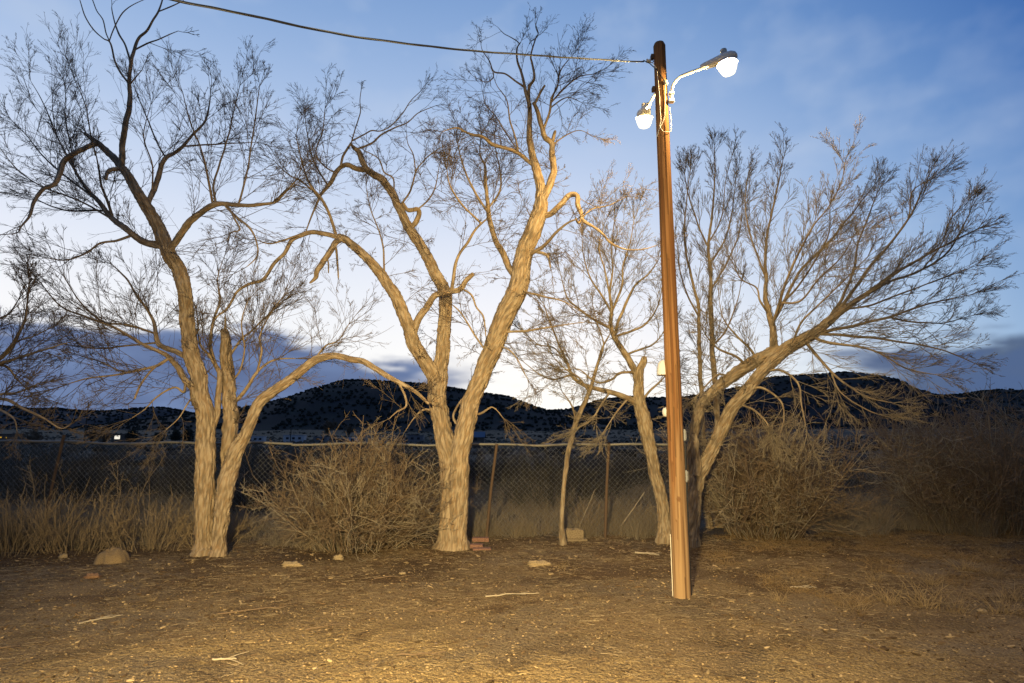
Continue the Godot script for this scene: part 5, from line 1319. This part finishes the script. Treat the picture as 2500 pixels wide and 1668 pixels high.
func brush() -> void:
	var rng := RandomNumberGenerator.new()
	rng.seed = 61
	var spec := {"stems": 125, "foot": 0.42, "wide": 1.0, "deep": 0.9, "lean": 0.85, "tall": 1.36, "thick": 0.0085, "up": 0.2, "curl": 0.27, "kids": [11, 5, 3], "ratio": 0.42, "thin": 0.0019, "open": 0.95, "levels": 2, "floor": 0.0}
	var b1 := thing("leafless_bush", on_ground(-1.87, -7.75), "large tangled leafless bush between the double trunk and the forked trunk", "bush", "leafless bushes along the fence")
	var a := shrub_mesh(spec, rng)
	# a few taller crooked stems stick out of the top
	for q in [[0.1, 0.35, 1.72], [-0.25, 0.2, 1.5], [0.45, 0.1, 1.75], [0.5, 0.05, 1.6], [-0.05, 0.0, 1.4]]:
		grow(a, Vector3(q[0], 0.5, q[1]), Vector3(rng.randf_range(-0.2, 0.25), 1, 0).normalized(), q[2] - 0.5, 0.011, 1, {"up": 0.3, "curl": 0.3, "kids": [6, 6, 3], "ratio": 0.4, "thin": 0.002, "open": 0.7, "levels": 3, "floor": 0.0}, rng)
	commit(a, "stems", M.brush, b1).set_meta("kind", "stuff")
	commit(pale_shrub(spec, rng), "bleached_stems", M.brush_pale, b1).set_meta("kind", "stuff")
	var s2 := spec.duplicate()
	s2.merge({"stems": 150, "foot": 0.46, "wide": 1.0, "deep": 0.9, "tall": 1.7, "lean": 0.62}, true)
	var b2 := thing("leafless_bush", on_ground(3.45, -8.7), "dense leafless bush right behind the wooden pole under the leaning tree", "bush", "leafless bushes along the fence")
	commit(shrub_mesh(s2, rng), "stems", M.brush, b2).set_meta("kind", "stuff")
	commit(pale_shrub(s2, rng), "bleached_stems", M.brush_pale, b2).set_meta("kind", "stuff")
	var s3 := spec.duplicate()
	s3.merge({"stems": 215, "foot": 0.85, "wide": 1.15, "deep": 0.8, "tall": 1.85, "lean": 0.5, "thick": 0.007}, true)
	var b3 := thing("leafless_bush", on_ground(6.95, -9.2), "biggest dark leafless bush at the picture's right edge", "bush", "leafless bushes along the fence")
	commit(shrub_mesh(s3, rng), "stems", M.brush, b3).set_meta("kind", "stuff")
	commit(pale_shrub(s3, rng), "bleached_stems", M.brush_pale, b3).set_meta("kind", "stuff")
	# weeds at the left
	var ws := {"stems": 70, "foot": 0.35, "wide": 1.2, "deep": 0.8, "lean": 0.7, "tall": 0.72, "thick": 0.005, "up": 0.4, "curl": 0.16, "kids": [6, 3, 2], "ratio": 0.34, "thin": 0.0015, "open": 0.6, "levels": 2, "floor": 0.0}
	var spots := [[-5.05, -7.45, 1.0, "dry weed clump behind the dirt mound"], [-4.35, -7.6, 0.9, "dry weed clump between the dirt mound and the double trunk"], [-5.75, -7.35, 1.05, "dry weed clump left of the dirt mound"], [-6.5, -7.3, 0.95, "dry weed clump at the foot of the leaning fence post"], [-3.75, -7.85, 0.7, "low dry weed clump touching the double trunk"], [5.1, -9.3, 0.8, "dry weed clump between the two right-hand bushes"]]
	for q in spots:
		var o := thing("dry_weed", on_ground(q[0], q[1]), q[3], "weed", "dry weeds along the yard's edge")
		var s := ws.duplicate()
		s.tall *= q[2]
		s.foot *= q[2]
		commit(shrub_mesh(s, rng), "stems", M.weed, o).set_meta("kind", "stuff")
	# tall broken weed stalks by the leaning post
	var st := {"stems": 7, "foot": 0.3, "wide": 1.0, "deep": 0.5, "lean": 0.4, "tall": 1.15, "thick": 0.008, "up": 0.3, "curl": 0.22, "kids": [8, 4, 2], "ratio": 0.28, "thin": 0.002, "open": 0.9, "levels": 2, "floor": 0.0}
	for q in [[-6.15, -8.15, "tall dead weed stalks leaning on the fence post"], [-4.85, -8.1, "dead weed stalks standing behind the dirt mound"], [1.06, -8.9, "small dead stalk clump behind the concrete block"], [1.95, -8.95, "dead stalk clump between the block and the curved trunk"]]:
		var o := thing("dead_stalks", on_ground(q[0], q[1]), q[2], "weed", "dry weeds along the yard's edge")
		var s := st.duplicate()
		if q[0] > 0: s.merge({"tall": 0.5, "stems": 16, "foot": 0.12}, true)
		commit(shrub_mesh(s, rng), "stems", M.weed, o).set_meta("kind", "stuff")
	# sagebrush beyond the fence
	var sg := {"stems": 150, "foot": 0.8, "wide": 1.2, "deep": 1.0, "lean": 1.0, "tall": 0.95, "thick": 0.008, "up": 0.45, "curl": 0.2, "kids": [9, 5, 2], "ratio": 0.36, "thin": 0.003, "open": 0.6, "levels": 2, "floor": 0.0}
	var first: Node3D = null
	var sage := [[-8.6, -12.5, 1.25, "sagebrush beyond the fence at the far left"], [-6.6, -13.6, 1.15, "sagebrush beyond the fence behind the leaning post"], [-4.9, -11.6, 0.75, "low sagebrush close behind the fence left of the double trunk"], [-4.4, -15.2, 1.25, "tall sagebrush behind the fence just left of the double trunk"], [-2.6, -13.2, 1.0, "sagebrush seen between the double trunk and the bush"], [-2.2, -17.5, 1.3, "sagebrush far behind the leafless bush"], [0.9, -12.2, 0.9, "round sagebrush beyond the fence right of the forked trunk"], [0.2, -17.0, 1.2, "dark sagebrush well behind the second fence post"], [2.0, -16.0, 1.1, "sagebrush behind the thin dead trunk"], [4.0, -18.0, 1.2, "sagebrush behind the curved trunk"], [-12.0, -15.5, 1.5, "big sagebrush at the picture's left edge"], [-8.4, -18.5, 1.45, "distant sagebrush left of the double trunk"], [8.2, -15.0, 1.1, "sagebrush behind the gap of the right-hand bushes"], [-6.0, -20.5, 1.4, "sagebrush on the plain under the utility pole"], [12.6, -14.5, 1.3, "sagebrush behind the biggest bush"]]
	for q in sage:
		var o: Node3D
		if first == null:
			o = thing("sagebrush", Vector3.ZERO, q[3], "bush", "sagebrush beyond the fence")
			commit(shrub_mesh(sg, rng), "stems", M.sage, o).set_meta("kind", "stuff")
			first = o
		else:
			o = first.duplicate()
			o.name = numbered("sagebrush")
			add_child(o)
			tag(o, q[3])
		o.position = on_ground(q[0], q[1])
		o.rotation.y = rng.randf() * TAU
		o.scale = Vector3.ONE * q[2] * 0.95

func small_things() -> void:
	var rng := RandomNumberGenerator.new()
	rng.seed = 77
	# bricks by the forked trunk
	var red := mat("red brick", 0.30, 0.165, 0.12, 0.9)
	var nt := NoiseTexture2D.new()
	nt.width = 256
	nt.height = 256
	nt.seamless = true
	var bn := FastNoiseLite.new()
	bn.seed = 4
	bn.frequency = 0.05
	bn.fractal_octaves = 5
	nt.noise = bn
	var ramp := Gradient.new()
	ramp.offsets = PackedFloat32Array([0.0, 0.35, 0.6, 1.0])
	ramp.colors = PackedColorArray([Color(0.55, 0.52, 0.5), Color(0.8, 0.78, 0.76), Color(0.93, 0.92, 0.9), Color(1, 1, 1)])
	nt.color_ramp = ramp
	for m in [red]:
		m.albedo_texture = nt
		m.uv1_triplanar = true
		m.uv1_scale = Vector3.ONE * 4.0
	for q in [[-0.405, 0.018, -8.2, 0.05, "red brick lying behind the other two by the fence post"], [-0.46, 0.012, -7.76, -0.04, "red brick lying closest to the forked trunk's foot"], [-0.36, -0.012, -7.62, 0.08, "half-buried red brick lying in front of the other two"]]:
		var o := thing("brick", Vector3(q[0], ground_height(q[0], q[2]) + q[1], q[2]), q[4], "brick", "red bricks by the forked tree")
		o.rotation.y = q[3]
		var a := Acc.new()
		box(a, Transform3D(), Vector3(0.215, 0.065, 0.1), 0.004)
		commit(a, "block", red, o)
	# concrete block beside the dead sapling
	var tanc := mat("tan concrete", 0.30, 0.235, 0.15, 0.95)
	tanc.albedo_texture = nt
	tanc.uv1_triplanar = true
	tanc.uv1_scale = Vector3.ONE * 5.0
	var cb := thing("concrete_block", on_ground(0.80, -8.28), "tan hollow concrete block on a slab beside the thin dead trunk", "concrete block")
	var a := Acc.new()
	for s in [-1, 1]: box(a, Transform3D(Basis(), Vector3(0, 0.085, s * 0.062)), Vector3(0.25, 0.11, 0.03), 0.004)
	for s in [-0.111, 0.0, 0.111]: box(a, Transform3D(Basis(), Vector3(s, 0.084, 0)), Vector3(0.028, 0.106, 0.094), 0.002)
	commit(a, "block", tanc, cb)
	a = Acc.new()
	box(a, Transform3D(Basis(UP, 0.06), Vector3(0.01, 0.013, 0.02)), Vector3(0.31, 0.035, 0.19), 0.008)
	commit(a, "slab", tanc, cb)
	# stones
	var pale := mat("pale stone", 0.44, 0.34, 0.20, 0.9)
	pale.albedo_texture = nt
	pale.uv1_triplanar = true
	pale.uv1_scale = Vector3.ONE * 6.0
	var ruddy := mat("ruddy stone", 0.34, 0.20, 0.11, 0.9)
	ruddy.albedo_texture = nt
	ruddy.uv1_triplanar = true
	ruddy.uv1_scale = Vector3.ONE * 6.0
	for q in [[0.29, -6.72, 0.125, 0.035, 0.06, "flat pale stone lying alone in front of the thin dead trunk", 0], [-2.27, -6.62, 0.105, 0.03, 0.05, "flat pale stone in front of the leafless bush", 0], [-1.90, -7.02, 0.055, 0.035, 0.04, "small tan stone under the front of the leafless bush", 0], [-3.98, -6.1, 0.075, 0.03, 0.045, "reddish stone on the dirt below the mound", 1], [-4.99, -7.12, 0.045, 0.035, 0.035, "small pale stone among the weeds left of the mound", 0], [-1.08, -6.32, 0.035, 0.014, 0.03, "palm-sized flat stone in the middle of the yard", 0], [3.62, -5.0, 0.035, 0.014, 0.022, "small tan pebble stone right of the pole", 0], [2.23, -8.0, 0.06, 0.025, 0.04, "tan stone just right of the curved trunk", 0]]:
		var st := thing("stone", on_ground(q[0], q[1], q[3] * 0.35), q[5], "stone", "loose stones in the yard")
		var b := blob(rng, 12, 18, 0.55)
		for k in b.v.size(): b.v[k] *= Vector3(q[2], q[3], q[4])
		smooth_normals(b)
		for k in b.n.size():
			if b.n[k].dot(b.v[k]) < 0: b.n[k] = -b.n[k]
		commit(b, "stone_body", ruddy if q[6] else pale, st)
	# burrow mound
	var md := thing("dirt_mound", on_ground(-4.33, -6.92), "rounded mound of tan soil in front of the weeds at left", "mound")
	a = Acc.new()
	var dm := mat("mound soil", 0.34, 0.245, 0.13, 0.97)
	dm.albedo_texture = nt
	dm.uv1_triplanar = true
	dm.uv1_scale = Vector3.ONE * 7.0
	var rings := 16
	var sides := 30
	for j in rings + 1:
		var f := float(j) / rings
		for k in sides:
			var t := TAU * k / sides
			var rr := f * (0.2 + 0.06 * noise.get_noise_2d(cos(t) * 60.0, sin(t) * 60.0))
			var y := 0.135 * sqrt(maxf(0.0, 1.0 - pow(f / 0.82, 2.4))) * (1.0 + 0.35 * noise.get_noise_2d(cos(t) * f * 60.0 + 5.0, sin(t) * f * 60.0)) + 0.03 * noise.get_noise_3d(cos(t) * rr * 900.0, sin(t) * rr * 900.0, 4.0) * (1.0 - f) - 0.02 * f
			a.v.append(Vector3(cos(t) * rr * 0.95 + 0.05 * f * f, y, sin(t) * rr))
	for j in rings:
		for k in sides:
			var q := j * sides + k
			var w := j * sides + (k + 1) % sides
			a.i.append_array([q, q + sides, w + sides, q, w + sides, w])
	smooth_normals(a)
	if a.n[sides * 6].y < 0:
		for k in a.n.size(): a.n[k] = -a.n[k]
		for k in range(0, a.i.size(), 3):
			var t := a.i[k]
			a.i[k] = a.i[k + 1]
			a.i[k + 1] = t
	commit(a, "soil", dm, md)
	# fallen sticks
	var pale_wood := mat("bleached wood", 0.40, 0.33, 0.23, 0.85)
	var dark_wood := mat("weathered stick", 0.17, 0.115, 0.07, 0.9)
	var S := [[-0.70, -3.97, -0.41, -4.03, 0.006, 0, "dark bowed stick on the dirt at the bottom centre"],
		[-0.22, -5.38, 0.23, -5.46, 0.006, 1, "long pale stick lying crosswise in mid yard"],
		[-0.64, -4.92, -0.48, -4.94, 0.008, 0, "short thick stick left of the long pale one"],
		[1.41, -7.33, 1.66, -7.22, 0.011, 1, "bleached curved stick just left of the pole"],
		[-1.77, -3.88, -1.64, -3.90, 0.007, 1, "straight pale stick near the bottom left"],
		[-2.20, -4.86, -1.74, -5.01, 0.006, 0, "long crooked stick across the dirt below the double trunk"],
		[-3.25, -4.12, -3.11, -4.15, 0.006, 0, "dark stick at the left edge of the dirt"],
		[-3.09, -4.65, -2.94, -4.91, 0.006, 1, "pale stick slanting below the reddish stone"],
		[2.48, -5.75, 2.69, -5.70, 0.006, 1, "pale bent stick right of the pole's foot"],
		[1.91, -5.22, 2.00, -5.15, 0.006, 0, "short dark stick right of the pole"],
		[-1.29, -6.04, -1.01, -6.19, 0.006, 0, "thin dark stick in front of the leafless bush"],
		[-1.43, -4.51, -1.27, -4.58, 0.006, 0, "dark knobbly stick left of mid yard"],
		[0.31, -4.37, 0.47, -4.51, 0.005, 0, "dark forked stick right of mid yard"],
		[1.27, -4.03, 1.40, -4.09, 0.007, 0, "dark stick near the bottom, right of the pole line"],
		[2.26, -4.19, 2.31, -4.07, 0.009, 0, "dark curved stick on the dirt at the lower right"]]
	for q in S: stick(Vector3(q[0], 0, q[1]), Vector3(q[2], 0, q[3]), q[4], q[6], pale_wood if q[5] else dark_wood, rng)
	stick(Vector3(0.93, 0.12, -8.75), Vector3(1.15, 0.62, -8.7), 0.006, "pale dead stick leaning in the grass right of the block", pale_wood, rng, "pale sticks leaning in the grass")
	stick(Vector3(1.5, 0.12, -8.75), Vector3(1.83, 0.58, -8.7), 0.008, "pale dead stick leaning in the grass by the curved trunk", pale_wood, rng, "pale sticks leaning in the grass")

func cover() -> void:
	var rng := RandomNumberGenerator.new()
	rng.seed = 5
	# dry grass beyond and along the fence
	var gmat := painted("dry grass", 0.9)
	gmat.backlight_enabled = true
	gmat.backlight = Color(0.25, 0.22, 0.16)
	var spots := []
	var tints := []
	for k in 30000:
		var z := -7.55 - pow(rng.randf(), 1.7) * 17.0
		var x := rng.randf_range(-1.0, 1.0) * (-z) * 1.05
		var edge := 8.5 if x > -1.4 and x < 2.4 else (7.6 if x < -1.4 else 8.9)
		if -z < edge + noise.get_noise_2d(x * 60.0, 4.0) * 0.5: continue
		if noise.get_noise_2d(x * 22.0, z * 22.0) < -0.25: continue
		var s := rng.randf_range(0.55, 1.15) * (0.85 + 0.75 * noise.get_noise_2d(x * 26.0, z * 26.0 + 70.0))
		spots.append(Transform3D(Basis(UP, rng.randf() * TAU).scaled(Vector3(s, s, s)), on_ground(x, z)))
		var g := rng.randf_range(0.75, 1.25)
		tints.append(Color(0.29 * g, 0.225 * g, 0.14 * g).lerp(Color(0.25 * g, 0.21 * g, 0.155 * g), rng.randf()))
	var half := spots.size() / 2
	scatter("grass", tuft(rng, 13, 0.32, 0.10, 0.5, 0.0026), gmat, spots.slice(0, half), "tall dry grass along and beyond the fence", "grass", tints.slice(0, half))
	scatter("grass", tuft(rng, 11, 0.40, 0.12, 0.36, 0.0026), gmat, spots.slice(half), "finer dry grass mixed through the field beyond the fence", "grass", tints.slice(half))
	# short dead grass scattered over the right of the yard
	spots = []
	tints = []
	for k in 7000:
		var x := rng.randf_range(2.2, 9.5)
		var z := rng.randf_range(-9.0, -4.6)
		var dens := noise.get_noise_2d(x * 45.0, z * 45.0 + 33.0) + (x - 4.6) * 0.13 + (-z - 6.6) * 0.10
		if dens < 0.02: continue
		var s := rng.randf_range(0.5, 1.2)
		spots.append(Transform3D(Basis(UP, rng.randf() * TAU).scaled(Vector3(s, s * rng.randf_range(0.6, 1.2), s)), on_ground(x, z)))
		var g := rng.randf_range(0.75, 1.25)
		tints.append(Color(0.30 * g, 0.20 * g, 0.095 * g))
	scatter("grass", tuft(rng, 14, 0.10, 0.06, 1.0, 0.0022), gmat, spots, "short matted dead grass over the right side of the yard", "grass", tints)
	# single clumps one can point at
	var clump := tuft(rng, 34, 0.27, 0.08, 0.75, 0.0028)
	var proto: MeshInstance3D = null
	var tm := mat("grass clump", 0.33, 0.235, 0.12, 0.9)
	var C := [[4.50, -6.39, 1.25, "rounded pale grass clump standing highest at the right"],
		[4.61, -6.19, 0.9, "smaller grass clump right of the rounded pale one"],
		[2.16, -5.22, 0.7, "small spiky grass clump right of the pole's foot"],
		[2.64, -5.00, 1.1, "spiky grass clump at the near end of the grassy strip"],
		[3.02, -5.19, 1.1, "long-bladed grass clump in the middle of the grassy strip"],
		[3.26, -5.10, 1.3, "sprawling long-bladed grass clump at the strip's bare edge"],
		[3.41, -5.00, 1.1, "grass clump with long arching blades near the right edge"],
		[3.73, -4.94, 1.2, "grass clump at the right end of the strip"],
		[4.14, -5.33, 1.0, "grass clump touching the picture's right edge"],
		[3.02, -6.33, 0.6, "tiny golden grass clump on bare dirt behind the strip"],
		[2.60, -5.87, 0.7, "thin upright grass clump left of the golden one"],
		[3.36, -5.96, 0.8, "low grass clump behind the middle of the strip"],
		[3.83, -5.87, 0.9, "grass clump behind the sprawling one"],
		[5.40, -7.12, 1.0, "upright grass clump in front of the biggest bush"],
		[-2.95, -5.31, 0.35, "tiny yellow grass tuft on the bare dirt at left"],
		[0.51, -6.54, 0.5, "low grass clump beside the flat pale stone"]]
	for q in C:
		var o: Node3D
		if proto == null:
			o = thing("grass_clump", Vector3.ZERO, q[3], "grass clump", "dead grass clumps on the dirt")
			proto = commit(clump, "blades", tm, o)
		else:
			o = thing("grass_clump", Vector3.ZERO, q[3], "grass clump", "dead grass clumps on the dirt")
			o.add_child(proto.duplicate(), true)
		o.position = on_ground(q[0], q[1])
		o.rotation.y = rng.randf() * TAU
		o.scale = Vector3(1, rng.randf_range(0.75, 1.1), 1) * q[2] * 0.85
	# low scrub on the plain
	spots = []
	tints = []
	for k in 20000:
		var z := -24.0 - 800.0 * pow(rng.randf(), 1.8)
		var x := rng.randf_range(-1.0, 1.0) * (-z) * 1.1
		if noise.get_noise_2d(x * 1.2, z * 2.2) < -0.05: continue
		var s := rng.randf_range(0.25, 0.6) * (1.0 + 0.9 * smoothstep(100.0, 500.0, -z))
		spots.append(Transform3D(Basis(UP, rng.randf() * TAU).scaled(Vector3(s * rng.randf_range(0.8, 1.6), s * rng.randf_range(0.5, 1.0), s)), on_ground(x, z, s * 0.2)))
		var g := rng.randf_range(0.4, 1.9)
		tints.append(Color(0.085 * g, 0.074 * g, 0.056 * g))
	scatter("scrub", blob(rng, 5, 7, 1.1, 0.8), M.vertex, spots, "low dark scrub dotted over the plain out to the hills", "scrub", tints)
	# gravel
	spots = []
	tints = []
	for k in 26000:
		var z := -2.6 - pow(rng.randf(), 1.25) * 5.6
		var x := rng.randf_range(-1.0, 1.0) * (-z) * 1.0
		var s := 0.002 + 0.0055 * pow(rng.randf(), 3.5)
		spots.append(Transform3D(Basis(Vector3(rng.randf_range(-1, 1), 1, rng.randf_range(-1, 1)).normalized(), rng.randf() * TAU).scaled(Vector3(s * rng.randf_range(0.8, 1.6), s * 0.7, s)), on_ground(x, z, s * 0.2)))
		var g := rng.randf_range(0.55, 1.2)
		tints.append(Color(0.38 * g, 0.27 * g, 0.14 * g) if rng.randf() < 0.7 else Color(0.17 * g, 0.13 * g, 0.10 * g))
	scatter("gravel", blob(rng, 4, 6, 0.7), M.vertex, spots, "fine tan gravel scattered over the dirt yard", "gravel", tints)
	# bark chips and leaf scraps
	spots = []
	tints = []
	for k in 15000:
		var z := -2.8 - pow(rng.randf(), 0.8) * 5.8
		var x := rng.randf_range(-1.0, 1.0) * (-z) * 1.02
		if noise.get_noise_2d(x * 50.0, z * 50.0 + 220.0) + (-z - 5.5) * 0.12 < rng.randf_range(-0.5, 0.4): continue
		var s := 0.005 + 0.013 * pow(rng.randf(), 2.5)
		spots.append(Transform3D(Basis(Vector3(rng.randf_range(-0.3, 0.3), 1, rng.randf_range(-0.3, 0.3)).normalized(), rng.randf() * TAU) * Basis.from_scale(Vector3(s * rng.randf_range(1.0, 2.6), s * 0.35, s * rng.randf_range(0.5, 1.0))), on_ground(x, z, 0.003)))
		var g := rng.randf_range(0.5, 1.4)
		tints.append(Color(0.12 * g, 0.078 * g, 0.042 * g) if rng.randf() < 0.7 else Color(0.33 * g, 0.24 * g, 0.13 * g))
	scatter("bark_chips", blob(rng, 4, 6, 0.9), M.vertex, spots, "bark chips and leaf scraps strewn over the dirt", "debris", tints)
	# twig litter
	for v in 6:
		var a := Acc.new()
		var p := Vector3(-0.5, 0, 0)
		var pts := PackedVector3Array([p])
		for k in 5:
			p += Vector3(0.2, 0, rng.randf_range(-0.09, 0.09))
			pts.append(p + UP * rng.randf_range(-0.006, 0.02))
		tube(a, pts, 0.016, 0.007, 4)
		if v % 2: tube(a, PackedVector3Array([pts[2], pts[2] + Vector3(0.14, 0.015, 0.1 * (1 if v < 3 else -1)), pts[2] + Vector3(0.3, 0.0, 0.15 * (1 if v < 3 else -1))]), 0.010, 0.005, 4)
		spots = []
		tints = []
		for k in 9500:
			var z := -2.8 - pow(rng.randf(), 0.62) * 6.0
			var x := rng.randf_range(-1.0, 1.0) * (-z) * 1.02
			if noise.get_noise_2d(x * 38.0, z * 38.0 + 120.0) * 1.2 + (-z - 6.0) * 0.16 < rng.randf_range(-0.7, 0.5): continue
			var s := 0.025 + 0.14 * pow(rng.randf(), 2.6)
			var th := rng.randf_range(0.04, 0.11)
			var an := rng.randf_range(-0.8, 0.8) + (PI if rng.randf() < 0.5 else 0.0) if rng.randf() < 0.6 else rng.randf() * TAU
			spots.append(Transform3D(Basis(UP, an) * Basis.from_scale(Vector3(s, th, maxf(th, s * 0.7))), on_ground(x, z, 0.003 + rng.randf() * 0.004)))
			var g := rng.randf_range(0.6, 1.4)
			tints.append(Color(0.30 * g, 0.23 * g, 0.14 * g) if rng.randf() < 0.42 else Color(0.125 * g, 0.082 * g, 0.048 * g))
		scatter("twig_litter", a, M.vertex, spots, ["fine straight twigs littering the dirt", "forked twigs littering the dirt under the trees", "crooked twig scraps littering the dirt", "thin forked twigs strewn over the yard", "bowed twigs strewn over the yard", "short forked twig scraps strewn under the trees"][v], "twigs", tints)

func service_wire() -> void:
	var p := PackedVector3Array([Vector3(1.267, 4.880, -5.400), Vector3(1.076, 4.776, -5.243), Vector3(0.886, 4.686, -5.087), Vector3(0.459, 4.475, -4.735), Vector3(0.086, 4.296, -4.428), Vector3(-0.242, 4.138, -4.158), Vector3(-0.533, 4.008, -3.919), Vector3(-0.793, 3.898, -3.704), Vector3(-1.027, 3.805, -3.512), Vector3(-1.239, 3.735, -3.337), Vector3(-1.432, 3.679, -3.178), Vector3(-1.609, 3.626, -3.033), Vector3(-1.770, 3.574, -2.900), Vector3(-2.126, 3.511, -2.607), Vector3(-2.482, 3.498, -2.314), Vector3(-2.837, 3.535, -2.022), Vector3(-3.193, 3.622, -1.729), Vector3(-3.549, 3.759, -1.436), Vector3(-3.904, 3.946, -1.143), Vector3(-4.260, 4.183, -0.851), Vector3(-4.616, 4.469, -0.558)])
	var cv := Curve3D.new()
	for k in p.size():
		var tg: Vector3 = (p[mini(k + 1, p.size() - 1)] - p[maxi(k - 1, 0)]) / 6.0
		cv.add_point(p[k], -tg, tg)
	var o := thing("service_wire", p[0], "twisted black service wire sagging from the pole across the sky", "wire")
	var pts := cv.tessellate_even_length(6, 0.03)
	var names := ["bare_cable", "black_cable", "black_cable"]
	for s in 3:
		var a := Acc.new()
		var q := PackedVector3Array()
		var along := 0.0
		for k in pts.size():
			if k: along += pts[k].distance_to(pts[k - 1])
			var t := along * 5.5 + TAU * s / 3.0
			var d := (pts[mini(k + 1, pts.size() - 1)] - pts[maxi(k - 1, 0)]).normalized()
			var x := across(d)
			q.append(pts[k] - p[0] + (x * cos(t) + d.cross(x) * sin(t)) * 0.0042)
		tube(a, q, 0.0036, 0.0036, 5, true)
		commit(a, names[s], M.grey_metal if s == 0 else M.wire, o)
